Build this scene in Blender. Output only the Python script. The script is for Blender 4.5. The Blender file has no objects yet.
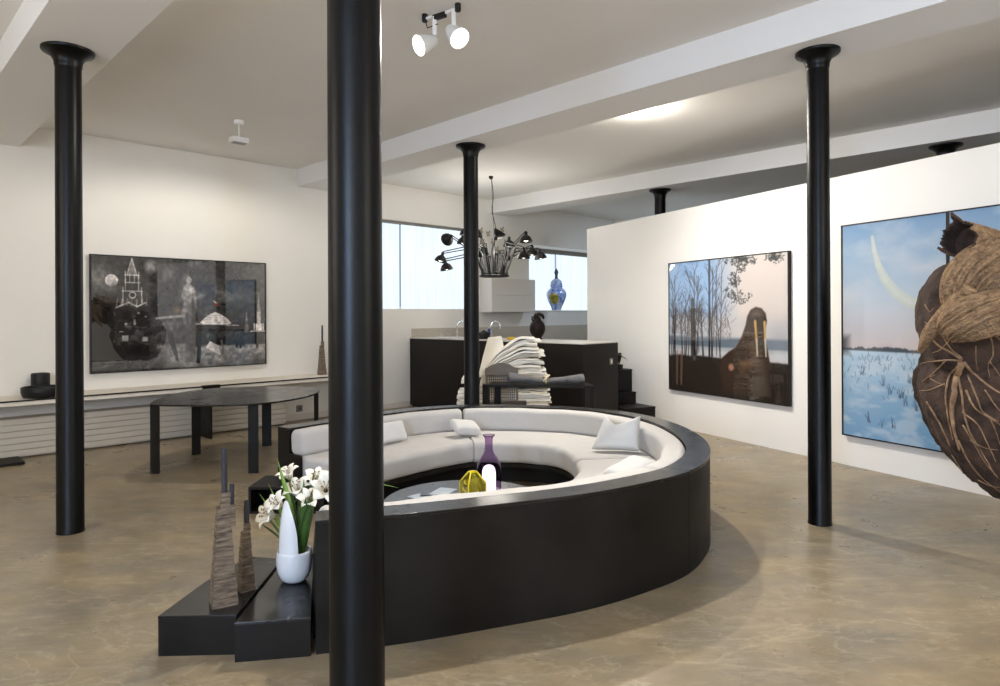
import bpy, bmesh, math, random
import numpy as np
from mathutils import Vector, Matrix, noise as mnoise

random.seed(7)
PI = math.pi
sc = bpy.context.scene
COL = sc.collection

# ------------------------------------------------------------------ place frame
H = 1.6                                   # eye height
TH = 0.790
A2 = Vector((math.sin(TH), math.cos(TH)))   # along the long wall
B2 = Vector((math.cos(TH), -math.sin(TH)))  # away from the long wall, along the beams
L0 = Vector((-3.206, 4.979))                # foot of the first column
SA, SB = 4.067, 3.883
CEIL, BEAM = 3.846, 3.583
WALLB = -3.68

def fr(a, b, z=0.0):
    p = L0 + A2 * a + B2 * b
    return Vector((p.x, p.y, z))

ROT_AB = math.atan2(A2.y, A2.x)     # rotation that takes +X to A and +Y to -B

# ------------------------------------------------------------------ materials
MATS = {}
def newmat(name):
    m = bpy.data.materials.new(name); m.use_nodes = True
    nt = m.node_tree; bs = nt.nodes['Principled BSDF']
    MATS[name] = m
    return m, nt, bs

def srgb(r, g, b):
    def f(c):
        c /= 255.0
        return c / 12.92 if c <= 0.04045 else ((c + 0.055) / 1.055) ** 2.4
    return (f(r), f(g), f(b), 1.0)

def mat(name, col, rough=0.5, metal=0.0, var=0.0, scale=6.0, bump=0.0, bscale=40.0, coat=0.0, spec=0.5, stretch=None, rvar=0.0, col2=None, detail=6.0):
    m, nt, bs = newmat(name)
    bs.inputs['Base Color'].default_value = col
    bs.inputs['Roughness'].default_value = rough
    bs.inputs['Metallic'].default_value = metal
    bs.inputs['Specular IOR Level'].default_value = spec
    if coat:
        bs.inputs['Coat Weight'].default_value = coat
        bs.inputs['Coat Roughness'].default_value = 0.03
    tc = nt.nodes.new('ShaderNodeTexCoord')
    mp = nt.nodes.new('ShaderNodeMapping')
    nt.links.new(tc.outputs['Object'], mp.inputs['Vector'])
    if stretch: mp.inputs['Scale'].default_value = stretch
    if var or rvar or col2:
        n = nt.nodes.new('ShaderNodeTexNoise'); n.inputs['Scale'].default_value = scale; n.inputs['Detail'].default_value = detail
        n.inputs['Roughness'].default_value = 0.6
        nt.links.new(mp.outputs['Vector'], n.inputs['Vector'])
        if var or col2:
            r = nt.nodes.new('ShaderNodeValToRGB')
            c0 = col2 if col2 else tuple(max(0, c * (1 - var)) for c in col[:3]) + (1,)
            c1 = col if col2 else tuple(min(1, c * (1 + var)) for c in col[:3]) + (1,)
            r.color_ramp.elements[0].color = c0; r.color_ramp.elements[0].position = 0.32
            r.color_ramp.elements[1].color = c1; r.color_ramp.elements[1].position = 0.68
            nt.links.new(n.outputs['Fac'], r.inputs['Fac']); nt.links.new(r.outputs['Color'], bs.inputs['Base Color'])
        if rvar:
            mr = nt.nodes.new('ShaderNodeMapRange')
            mr.inputs['From Min'].default_value = 0.3; mr.inputs['From Max'].default_value = 0.7
            mr.inputs['To Min'].default_value = max(0.02, rough - rvar); mr.inputs['To Max'].default_value = rough + rvar
            nt.links.new(n.outputs['Fac'], mr.inputs['Value']); nt.links.new(mr.outputs['Result'], bs.inputs['Roughness'])
    if bump:
        n2 = nt.nodes.new('ShaderNodeTexNoise'); n2.inputs['Scale'].default_value = bscale; n2.inputs['Detail'].default_value = 4
        nt.links.new(mp.outputs['Vector'], n2.inputs['Vector'])
        bp = nt.nodes.new('ShaderNodeBump'); bp.inputs['Strength'].default_value = bump; bp.inputs['Distance'].default_value = 0.01
        nt.links.new(n2.outputs['Fac'], bp.inputs['Height']); nt.links.new(bp.outputs['Normal'], bs.inputs['Normal'])
    return m

def emis(name, col, strength, var=0.0, stretch=(1, 1, 1), scale=5):
    m, nt, bs = newmat(name)
    bs.inputs['Base Color'].default_value = (0.12, 0.12, 0.12, 1)
    bs.inputs['Emission Color'].default_value = col
    bs.inputs['Emission Strength'].default_value = strength
    if var:
        tc = nt.nodes.new('ShaderNodeTexCoord'); mp = nt.nodes.new('ShaderNodeMapping'); mp.inputs['Scale'].default_value = stretch
        n = nt.nodes.new('ShaderNodeTexNoise'); n.inputs['Scale'].default_value = scale
        mr = nt.nodes.new('ShaderNodeMapRange'); mr.inputs['From Min'].default_value = .3; mr.inputs['From Max'].default_value = .7
        mr.inputs['To Min'].default_value = strength * (1 - var); mr.inputs['To Max'].default_value = strength * (1 + var)
        nt.links.new(tc.outputs['Object'], mp.inputs['Vector']); nt.links.new(mp.outputs['Vector'], n.inputs['Vector'])
        nt.links.new(n.outputs['Fac'], mr.inputs['Value']); nt.links.new(mr.outputs['Result'], bs.inputs['Emission Strength'])
    return m

def glass(name, col, rough=0.03, ior=1.45, weight=1.0):
    m, nt, bs = newmat(name)
    bs.inputs['Base Color'].default_value = col
    bs.inputs['Roughness'].default_value = rough
    bs.inputs['Transmission Weight'].default_value = weight
    bs.inputs['IOR'].default_value = ior
    return m

W_WALL = mat('wall_paint', srgb(232, 228, 220), 0.85, var=0.015, scale=1.5, bump=0.03, bscale=60)
W_PART = mat('partition_paint', srgb(238, 235, 230), 0.85, var=0.01, scale=1.5, bump=0.03, bscale=60)
W_CEIL = mat('ceiling_paint', srgb(228, 225, 220), 0.9, var=0.02, scale=0.8, bump=0.03, bscale=30)
W_BEAM = mat('beam_paint', srgb(230, 228, 225), 0.9, bump=0.03, bscale=30)
W_TRIM = mat('skirting_paint', srgb(222, 214, 202), 0.6)
W_RAD = mat('radiator_enamel', srgb(206, 198, 184), 0.55)
W_SPLASH = mat('splashback_stone', srgb(188, 178, 163), 0.5, var=0.04, scale=8)
IRON = mat('black_painted_iron', srgb(5, 5, 5), 0.36, var=0.25, scale=5, bump=0.05, bscale=50, rvar=0.03, spec=0.2)
STEEL = mat('blackened_steel', srgb(22, 19, 16), 0.5, metal=0.0, spec=0.22, var=0.5, scale=3.2, rvar=0.08, bump=0.03, bscale=12)
STEEL_TOP = mat('waxed_steel_top', srgb(34, 32, 31), 0.24, metal=0.4, var=0.08, scale=5, rvar=0.06)
STEEL_GREY = mat('grey_waxed_steel', srgb(92, 94, 98), 0.3, metal=0.55, var=0.12, scale=4, rvar=0.06)
STEEL_DARK = mat('dark_recess_steel', srgb(17, 15, 14), 0.6, spec=0.3)
LACQ = mat('dark_brown_cabinet', srgb(26, 21, 18), 0.45, spec=0.25, var=0.25, scale=2.0)
FABRIC = mat('white_wool', srgb(193, 190, 187), 0.95, var=0.025, scale=9, bump=0.12, bscale=220)
COTTON = mat('white_cotton', srgb(212, 211, 209), 0.95, var=0.02, scale=7, bump=0.2, bscale=26)
WHITE = mat('white_metal', srgb(232, 230, 226), 0.4)
CAB_WHITE = mat('white_laminate', srgb(214, 208, 200), 0.45)
CERAM = mat('white_glazed_ceramic', srgb(235, 236, 238), 0.18, coat=0.5)
CHROME = mat('chrome', (0.75, 0.76, 0.78, 1), 0.12, metal=1.0)
BLACKP = mat('black_plastic', srgb(16, 16, 16), 0.5, spec=0.35)
GREYP = mat('grey_switch_plate', srgb(128, 124, 117), 0.4)
GREYDK = mat('switch_socket', srgb(40, 39, 38), 0.4)
RUST = mat('stacked_rusty_steel', srgb(150, 132, 112), 0.6, metal=0.3, col2=srgb(62, 54, 48), scale=14, stretch=(1, 1, 7), bump=0.35, bscale=30)
CANDLE = mat('charcoal_wax', srgb(40, 40, 47), 0.55)
SOIL = mat('root_ball_soil', srgb(84, 64, 52), 0.95, col2=srgb(38, 28, 23), scale=9, bump=0.9, bscale=55)
BARK = mat('brown_bark', srgb(166, 134, 98), 0.85, col2=srgb(104, 80, 58), scale=30, bump=1.0, bscale=60)
ROOT = mat('pale_root', srgb(176, 142, 108), 0.8, col2=srgb(104, 78, 56), scale=16, bump=0.4, bscale=60)
CHAR = mat('charred_wood', srgb(72, 52, 40), 0.9, col2=srgb(28, 20, 16), scale=14, bump=0.5, bscale=50)
PAPER = mat('off_white_paper', srgb(236, 231, 220), 0.9, var=0.03, scale=5)
PAPER_Y = mat('aged_paper', srgb(226, 214, 188), 0.9, var=0.04, scale=5)
FELT = mat('grey_felt', srgb(98, 97, 98), 0.95, var=0.15, scale=14, bump=0.4, bscale=60)
GREYWOOD = mat('grey_weathered_wood', srgb(104, 98, 92), 0.8, var=0.12, scale=8)
TWINE = mat('beige_twine', srgb(214, 196, 158), 0.9)
LEAF = mat('lily_leaf', srgb(70, 104, 40), 0.45, col2=srgb(36, 66, 26), scale=10)
LEAF_B = mat('young_lily_leaf', srgb(126, 156, 58), 0.45, col2=srgb(84, 124, 44), scale=10)
DKLEAF = mat('dark_plant_leaf', srgb(28, 30, 24), 0.5)
PETAL = mat('lily_petal', srgb(244, 240, 226), 0.6, var=0.02, scale=30)
STAMEN = mat('lily_stamen', srgb(120, 84, 40), 0.7)
YGLASS = glass('yellow_glass', srgb(252, 238, 90), 0.06, 1.2, 0.9)
PGLASS = glass('purple_glass', srgb(202, 182, 210), 0.02, 1.12)
OPAL = emis('lit_opal_glass', (1.0, 0.98, 1.0, 1), 1.7)
BULB = emis('halogen_bulb', (1.0, 0.92, 0.80, 1), 9.0)
BULB_S = emis('warm_small_bulb', (1.0, 0.9, 0.76, 1), 2.2)
BLIND = emis('daylit_fabric_blind', (0.77, 0.89, 1.0, 1), 0.66, var=0.10, stretch=(10, 10, 0.3), scale=3)
DAY = emis('daylit_frosted_pane', (0.46, 0.66, 1.0, 1), 25.0)
URN = mat('dark_brown_stoneware', srgb(27, 18, 15), 0.65, spec=0.2, var=0.2, scale=14, bump=0.3, bscale=70)
BLUEB = mat('blue_plastic_bottle', srgb(38, 66, 122), 0.3)
YEL = mat('yellow_sponge', srgb(226, 190, 40), 0.8)
MOTH = mat('beige_paper_butterfly', srgb(172, 160, 140), 0.9)
MAG = mat('silver_magazine_cover', srgb(186, 196, 206), 0.3, var=0.2, scale=8)
MAG2 = mat('dark_magazine_cover', srgb(70, 76, 86), 0.3, var=0.3, scale=8)
COUNTER = mat('pale_stone_worktop', srgb(206, 200, 192), 0.35, var=0.04, scale=10)

def floor_mat():
    m, nt, bs = newmat('polished_concrete')
    tc = nt.nodes.new('ShaderNodeTexCoord')
    def nz(scale, detail, rot=0, st=(1, 1, 1), rough=0.55, dist=0.0):
        mp = nt.nodes.new('ShaderNodeMapping'); mp.inputs['Scale'].default_value = st; mp.inputs['Rotation'].default_value = (0, 0, rot); mp.inputs['Location'].default_value = (3.13, 1.71, 0.437)
        n = nt.nodes.new('ShaderNodeTexNoise'); n.inputs['Scale'].default_value = scale; n.inputs['Detail'].default_value = detail
        n.inputs['Roughness'].default_value = rough; n.inputs['Distortion'].default_value = dist
        nt.links.new(tc.outputs['Object'], mp.inputs['Vector']); nt.links.new(mp.outputs['Vector'], n.inputs['Vector'])
        return n.outputs['Fac']
    def ramp(fac, p0, c0, p1, c1):
        r = nt.nodes.new('ShaderNodeValToRGB'); e = r.color_ramp.elements
        e[0].position = p0; e[0].color = c0; e[1].position = p1; e[1].color = c1
        nt.links.new(fac, r.inputs['Fac']); return r.outputs['Color']
    def mix(a, b, f, mode='MIX'):
        x = nt.nodes.new('ShaderNodeMix'); x.data_type = 'RGBA'; x.blend_type = mode
        nt.links.new(a, x.inputs[6]); nt.links.new(b, x.inputs[7])
        if isinstance(f, float): x.inputs[0].default_value = f
        else: nt.links.new(f, x.inputs[0])
        return x.outputs[2]
    base = ramp(nz(0.8, 6, 0.3, (1, 1, 1), 0.55, 0.0), 0.30, srgb(114, 103, 85), 0.72, srgb(155, 138, 110))
    warm = ramp(nz(1.7, 6, 1.0, (1, 1.8, 1), 0.6, 0.0), 0.34, srgb(121, 115, 103), 0.66, srgb(160, 140, 107))
    c = mix(base, warm, 0.5)
    fine = ramp(nz(5, 8, 0.6, (1, 1.5, 1), 0.7, 0.0), 0.3, (0.74, 0.74, 0.74, 1), 0.7, (1.16, 1.16, 1.16, 1))
    c = mix(c, fine, 0.75, 'MULTIPLY')
    scr = ramp(nz(3.0, 8, 2.0, (1, 5, 1), 0.62, 0.0), 0.56, (0, 0, 0, 1), 0.82, (1, 1, 1, 1))
    x = nt.nodes.new('ShaderNodeMath'); x.operation = 'MULTIPLY'; x.inputs[1].default_value = 0.5
    nt.links.new(scr, x.inputs[0])
    lt = nt.nodes.new('ShaderNodeRGB'); lt.outputs[0].default_value = srgb(190, 174, 148)
    c = mix(c, lt.outputs[0], x.outputs[0])
    def vein(scale, rot, st, w, col, amt, thr=0.5):
        fac = nz(scale, 5, rot, st, 0.55, 0.4)
        r = nt.nodes.new('ShaderNodeValToRGB'); e = r.color_ramp.elements
        e[0].position = thr - w; e[0].color = (0, 0, 0, 1); e[1].position = thr; e[1].color = (1, 1, 1, 1); k = e.new(thr + w); k.color = (0, 0, 0, 1)
        nt.links.new(fac, r.inputs['Fac'])
        g = nt.nodes.new('ShaderNodeMath'); g.operation = 'MULTIPLY'; nt.links.new(r.outputs['Color'], g.inputs[0]); nt.links.new(nz(1.1, 3, rot + 1.0), g.inputs[1])
        g2 = nt.nodes.new('ShaderNodeMath'); g2.operation = 'MULTIPLY'; g2.inputs[1].default_value = amt; nt.links.new(g.outputs[0], g2.inputs[0])
        q = nt.nodes.new('ShaderNodeRGB'); q.outputs[0].default_value = col
        return mix(c, q.outputs[0], g2.outputs[0])
    c = vein(1.1, 0.9, (1, 2.2, 1), 0.010, srgb(196, 182, 154), 0.42)
    c = vein(0.9, 2.2, (1, 1.8, 1), 0.008, srgb(96, 86, 74), 0.5, 0.47)
    c = vein(2.3, 0.2, (1, 2.6, 1), 0.012, srgb(192, 176, 148), 0.38, 0.52)
    nt.links.new(c, bs.inputs['Base Color'])
    mr = nt.nodes.new('ShaderNodeMapRange'); mr.inputs['From Min'].default_value = 0.3; mr.inputs['From Max'].default_value = 0.7
    mr.inputs['To Min'].default_value = 0.24; mr.inputs['To Max'].default_value = 0.42
    nt.links.new(nz(2.0, 8, 0.2), mr.inputs['Value']); nt.links.new(mr.outputs['Result'], bs.inputs['Roughness'])
    bs.inputs['Specular IOR Level'].default_value = 0.5
    return m
FLOOR = floor_mat()
for m_ in (BULB, BULB_S, OPAL):
    m_.cycles.emission_sampling = 'NONE'   # their light comes from the lamps set beside them

# ------------------------------------------------------------------ object helpers
def tag(o, label=None, cat=None, group=None, kind=None):
    if label: o['label'] = label
    if cat: o['category'] = cat
    if group: o['group'] = group
    if kind: o['kind'] = kind
    return o

def thing(name, label, cat, loc, group=None):
    o = bpy.data.objects.new(name, None); COL.objects.link(o)
    o.location = loc; o.empty_display_size = 0.1
    return tag(o, label, cat, group)

def wloc(o):
    v = Vector((0, 0, 0))
    while o: v += o.location; o = o.parent
    return v

class MB:
    """collects shapes given in world coordinates; build() links ONE mesh object"""
    def __init__(self): self.bm = bmesh.new()
    def box(self, c, s, rz=0.0, mtx=None):
        M = Matrix.Translation(Vector(c)) @ (mtx if mtx else Matrix.Rotation(rz, 4, 'Z')) @ Matrix.Diagonal((s[0], s[1], s[2], 1))
        bmesh.ops.create_cube(self.bm, size=1.0, matrix=M); return self
    def box_ab(self, a0, a1, b0, b1, z0, z1):
        return self.prism([fr(a0, b0), fr(a1, b0), fr(a1, b1), fr(a0, b1)], z0, z1)
    def prism(self, poly, z0, z1):
        n = len(poly)
        lo = [self.bm.verts.new((p[0], p[1], z0)) for p in poly]; hi = [self.bm.verts.new((p[0], p[1], z1)) for p in poly]
        for i in range(n):
            j = (i + 1) % n; self.bm.faces.new((lo[i], lo[j], hi[j], hi[i]))
        self.bm.faces.new(list(reversed(lo))); self.bm.faces.new(hi); return self
    def lathe(self, c, prof, seg=32, M=None, cap=True):
        rings = []
        for (r, z) in prof:
            ring = []
            for k in range(seg):
                t = 2 * PI * k / seg; v = Vector((r * math.cos(t), r * math.sin(t), z))
                if M: v = M @ v
                ring.append(self.bm.verts.new(v + Vector(c)))
            rings.append(ring)
        for i in range(len(rings) - 1):
            for k in range(seg):
                j = (k + 1) % seg
                self.bm.faces.new((rings[i][k], rings[i][j], rings[i + 1][j], rings[i + 1][k]))
        if cap:
            self.bm.faces.new(list(reversed(rings[0]))); self.bm.faces.new(rings[-1])
        return self
    def tube(self, pts, rad, seg=10, cap=True, fn=None):
        pts = [Vector(p) for p in pts]; n = len(pts)
        if not hasattr(rad, '__len__'): rad = [rad] * n
        up = None; rings = []
        for i in range(n):
            t = (pts[min(i + 1, n - 1)] - pts[max(i - 1, 0)])
            if t.length < 1e-9: t = Vector((0, 0, 1))
            t.normalize()
            if up is None:
                up = Vector((0, 0, 1)) if abs(t.z) < 0.9 else Vector((1, 0, 0))
            up = (up - t * up.dot(t)).normalized(); sd = t.cross(up)
            ring = []
            for k in range(seg):
                q = 2 * PI * k / seg
                r = rad[i] * (fn(i / max(1, n - 1), q) if fn else 1.0)
                ring.append(self.bm.verts.new(pts[i] + (up * math.cos(q) + sd * math.sin(q)) * r))
            rings.append(ring)
        for i in range(n - 1):
            for k in range(seg):
                j = (k + 1) % seg
                self.bm.faces.new((rings[i][k], rings[i][j], rings[i + 1][j], rings[i + 1][k]))
        if cap:
            self.bm.faces.new(list(reversed(rings[0]))); self.bm.faces.new(rings[-1])
        return self
    def grid(self, P, close_u=False):
        """P[i][j] of world points"""
        V = [[self.bm.verts.new(p) for p in row] for row in P]
        for i in range(len(V) - 1):
            for j in range(len(V[0]) - 1):
                self.bm.faces.new((V[i][j], V[i + 1][j], V[i + 1][j + 1], V[i][j + 1]))
        return self
    def build(self, name, m, parent=None, smooth=False, bevel=0.0, loc=None, segs=2, solid=0.0, sub=0):
        bmesh.ops.recalc_face_normals(self.bm, faces=self.bm.faces)
        me = bpy.data.meshes.new(name)
        off = wloc(parent) if parent else (Vector(loc) if loc is not None else Vector((0, 0, 0)))
        bmesh.ops.translate(self.bm, verts=self.bm.verts, vec=-off)
        self.bm.to_mesh(me); self.bm.free()
        me.materials.append(m)
        o = bpy.data.objects.new(name, me); COL.objects.link(o)
        if parent: o.parent = parent
        elif loc is not None: o.location = loc
        if smooth:
            for p in me.polygons: p.use_smooth = True
            if smooth == 'auto':
                try: me.set_sharp_from_angle(angle=math.radians(38))
                except Exception: pass
        if solid:
            md = o.modifiers.new('t', 'SOLIDIFY'); md.thickness = solid; md.offset = 0
        if sub:
            md = o.modifiers.new('s', 'SUBSURF'); md.levels = sub; md.render_levels = sub
        if bevel:
            md = o.modifiers.new('b', 'BEVEL'); md.width = bevel; md.segments = segs; md.limit_method = 'ANGLE'; md.angle_limit = math.radians(40)
        return o

def struct(o): o['kind'] = 'structure'; return o

def copy_tree(o, parent=None):
    c = o.copy(); COL.objects.link(c)
    if parent: c.parent = parent
    for ch in list(o.children): copy_tree(ch, c)
    return c

# ------------------------------------------------------------------ room shell
AMIN, AMAX, BMAX = -5.2, 12.03, 9.4
WT = 0.55
struct(MB().box_ab(AMIN - 0.3, AMAX + 0.3, WALLB - WT, BMAX + 0.3, -0.2, 0.0).build('floor', FLOOR))
struct(MB().box_ab(AMIN - 0.3, AMAX + 0.3, WALLB - WT, BMAX + 0.3, CEIL, CEIL + 0.2).build('ceiling', W_CEIL))
for k in range(-1, 3):
    ac = k * 4.075
    struct(MB().box_ab(ac - 0.28, ac + 0.28, WALLB, BMAX, BEAM, CEIL + 0.01).build('trim_%d' % (k + 2), W_BEAM, bevel=0.003))
# long wall with its two window openings
W1 = (4.38, 7.30, 1.70, 3.24); W2 = (9.02, 11.95, 1.672, 3.06)
wb = MB()
wb.box_ab(AMIN - 0.3, W1[0], WALLB - WT, WALLB, 0, CEIL)
wb.box_ab(W1[0], W1[1], WALLB - WT, WALLB, 0, W1[2]); wb.box_ab(W1[0], W1[1], WALLB - WT, WALLB, W1[3], CEIL)
wb.box_ab(W1[1], W2[0], WALLB - WT, WALLB, 0, CEIL)
wb.box_ab(W2[0], W2[1], WALLB - WT, WALLB, 0, W2[2]); wb.box_ab(W2[0], W2[1], WALLB - WT, WALLB, W2[3], CEIL)
wb.box_ab(W2[1], AMAX + 0.3, WALLB - WT, WALLB, 0, CEIL)
struct(wb.build('wall_left', W_WALL))
struct(MB().box_ab(AMAX, AMAX + 0.3, WALLB, BMAX + 0.3, 0, CEIL).build('wall_back', W_WALL))
# walls behind the viewer, with daylit windows
def window_wall(name, along_a, pos, thick, lo, hi, holes, z0, z1):
    m = MB()
    def bx(u0, u1, a, b):
        if along_a: m.box_ab(u0, u1, min(pos, pos + thick), max(pos, pos + thick), a, b)
        else: m.box_ab(min(pos, pos + thick), max(pos, pos + thick), u0, u1, a, b)
    u = lo
    for (h0, h1) in holes:
        bx(u, h0, 0, CEIL); bx(h0, h1, 0, z0); bx(h0, h1, z1, CEIL); u = h1
    bx(u, hi, 0, CEIL)
    struct(m.build(name, W_WALL))
FH = [(6.1, 7.5)]
RH = []
window_wall('wall_front', False, AMIN, -0.3, WALLB, BMAX, FH, 1.0, 3.5)
window_wall('wall_right', True, BMAX, 0.3, AMIN, AMAX, RH, 0.9, 3.1)
wn = 3
def daywin(along_a, pos, d, u0, u1, z0, z1):
    global wn
    fm = MB(); g = MB()
    def bx(M, p0, p1, q0, q1, z_0, z_1):
        if along_a: M.box_ab(q0, q1, min(p0, p1), max(p0, p1), z_0, z_1)
        else: M.box_ab(min(p0, p1), max(p0, p1), q0, q1, z_0, z_1)
    t = 0.06; p0, p1 = pos + d * 0.06, pos + d * 0.14
    bx(fm, p0, p1, u0, u0 + t, z0, z1); bx(fm, p0, p1, u1 - t, u1, z0, z1)
    bx(fm, p0, p1, u0 + t, u1 - t, z0, z0 + t); bx(fm, p0, p1, u0 + t, u1 - t, z1 - t, z1)
    um = (u0 + u1) / 2; bx(fm, p0, p1, um - 0.03, um + 0.03, z0 + t, z1 - t)
    o = struct(fm.build('window_%d' % wn, W_TRIM)); wn += 1
    bx(g, pos + d * 0.09, pos + d * 0.11, u0 + t, um - 0.03, z0 + t, z1 - t); bx(g, pos + d * 0.09, pos + d * 0.11, um + 0.03, u1 - t, z0 + t, z1 - t)
    g.build('pane', DAY, o)
for (u0, u1) in FH: daywin(False, AMIN, -1, u0, u1, 1.0, 3.5)
for (u0, u1) in RH: daywin(True, BMAX, 1, u0, u1, 0.9, 3.1)

# kitchen windows with daylit fabric blinds
def blind_window(n, W, bpl, splits, head):
    a0, a1, z0, z1 = W
    f = MB(); t = 0.05
    f.box_ab(a0, a0 + t, bpl - 0.1, bpl - 0.04, z0, z1); f.box_ab(a1 - t, a1, bpl - 0.1, bpl - 0.04, z0, z1)
    f.box_ab(a0 + t, a1 - t, bpl - 0.1, bpl - 0.04, z0, z0 + t); f.box_ab(a0 + t, a1 - t, bpl - 0.1, bpl - 0.04, z1 - t, z1)
    o = struct(f.build('window_%d' % n, W_TRIM))
    MB().box_ab(a0, a1, bpl - 0.04, bpl + 0.06, z1 - head, z1).build('shaded_cassette', GREYP, o)  # shade at the window head is put into this grey
    e = [a0] + splits + [a1]
    for i in range(len(e) - 1):
        u0, u1 = e[i] + 0.008, e[i + 1] - 0.012
        bo = bpl + (0.03 if i % 2 else 0.0)
        N = 48; P = []
        for k in range(N + 1):
            a = u0 + (u1 - u0) * k / N
            q = fr(a, bo + 0.006 * math.sin(k * 1.1) + 0.004 * math.sin(k * 2.7))
            P.append([Vector((q.x, q.y, z0 + 0.01)), Vector((q.x, q.y, z1 - head + 0.02))])
        MB().grid(P).build('blind', BLIND, o, smooth=True, solid=0.004)
    return o
blind_window(1, W1, WALLB - 0.12, [5.80], 0.05)
blind_window(2, W2, WALLB - WT + 0.06, [10.42], 0.10)
# window sill ledge under the far window
struct(MB().box_ab(W2[0], W2[1], WALLB - WT + 0.12, WALLB + 0.015, W2[2] - 0.001, W2[2] + 0.012).build('trim_5', W_TRIM))
# splashback band, skirting
struct(MB().box_ab(5.96, 11.4, WALLB - 0.002, WALLB + 0.018, 1.0, 1.36).build('trim_6', W_SPLASH))
struct(MB().box_ab(3.46, 5.91, WALLB - 0.002, WALLB + 0.02, 0, 0.095).build('baseboard_left', W_TRIM, bevel=0.004))
# oblique partition
P0 = Vector((2.845, 8.668)); U2 = Vector((.4395, -.898)).normalized(); N2 = Vector((U2.y, -U2.x))
def pw(t, off=0.0, z=0.0):
    p = P0 + U2 * t + N2 * off; return Vector((p.x, p.y, z))
struct(MB().prism([pw(-3.075), pw(5.8), pw(5.8, -0.18), pw(-3.075, -0.18)], 0, 3.05).build('wall_partition', W_PART))

# ------------------------------------------------------------------ columns
COLOFF = {(0, 1): (-0.0066, 0, 0), (1, 0): (-0.018, 0, 0), (1, 1): (0.008, 0, 0)}
def column(i, j, label):
    p = fr(i * SA, j * SB) + Vector(COLOFF.get((i, j), (0, 0, 0)))
    t = thing('iron_column', label, 'column', p, 'round iron columns')
    t['kind'] = 'thing'
    g = 0.91 if (i, j) == (1, 1) else 1.0
    MB().lathe(p, [(0.094 * g, 0.0), (0.094 * g, 0.010), (0.091 * g, 0.018), (0.089 * g, 1.5), (0.086 * g, BEAM - 0.13), (0.086 * g, BEAM - 0.115)], 40).build('shaft', IRON, t, smooth='auto')
    z = BEAM
    MB().lathe(p, [(r * g, h) for (r, h) in ((0.085, z - 0.14), (0.091, z - 0.12), (0.091, z - 0.11), (0.096, z - 0.085), (0.110, z - 0.06), (0.135, z - 0.038), (0.168, z - 0.024), (0.174, z - 0.015), (0.174, z + 0.002))], 40).build('capital', IRON, t, smooth='auto')
    return t
column(0, 0, 'black iron column in front of the left wall shelf, left of the dining table')
column(0, 1, 'widest nearest black iron column rising in front of the round sofa')
column(1, 0, 'black iron column behind the round sofa, beside the spider chandelier')
column(1, 1, 'black iron column in front of the white partition, between the two artworks hung on it')
column(2, 0, 'top of a black iron column seen above the far end of the partition')
column(2, 1, 'flange of a black column just showing above the partition over the snow picture')

# ------------------------------------------------------------------ round sofa
OUT = [(-.88, 3.15), (-.49, 3.25), (-.1, 3.385), (.45, 3.605), (.87, 3.865), (1.16, 4.115), (1.375, 4.455), (1.505, 4.80), (1.572, 5.15), (1.585, 5.5),
       (1.55, 5.88), (1.445, 6.28), (1.22, 6.66), (.88, 6.95), (.46, 7.12), (0, 7.205), (-.45, 7.19), (-.86, 7.02), (-1.22, 6.71), (-1.6, 6.28), (-1.95, 5.84)]
def catmull(P, n=14):
    P = [Vector(p) for p in P]; Q = [2 * P[0] - P[1]] + P + [2 * P[-1] - P[-2]]; out = []; idx = []
    for i in range(1, len(Q) - 2):
        idx.append(len(out))
        for k in range(n):
            t = k / n; a, b, c, d = Q[i - 1], Q[i], Q[i + 1], Q[i + 2]
            out.append(0.5 * ((2 * b) + (c - a) * t + (2 * a - 5 * b + 4 * c - d) * t * t + (3 * b - a - 3 * c + d) * t ** 3))
    out.append(P[-1]); idx.append(len(out) - 1)
    return out, idx
OL, OI = catmull(OUT)
ON = []
for i in range(len(OL)):
    t = (OL[min(i + 3, len(OL) - 1)] - OL[max(i - 3, 0)]).normalized()
    ON.append(Vector((-t.y, t.x)))
def rpt(i, d, z): p = OL[i] + ON[i] * d; return Vector((p.x, p.y, z))

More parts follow.
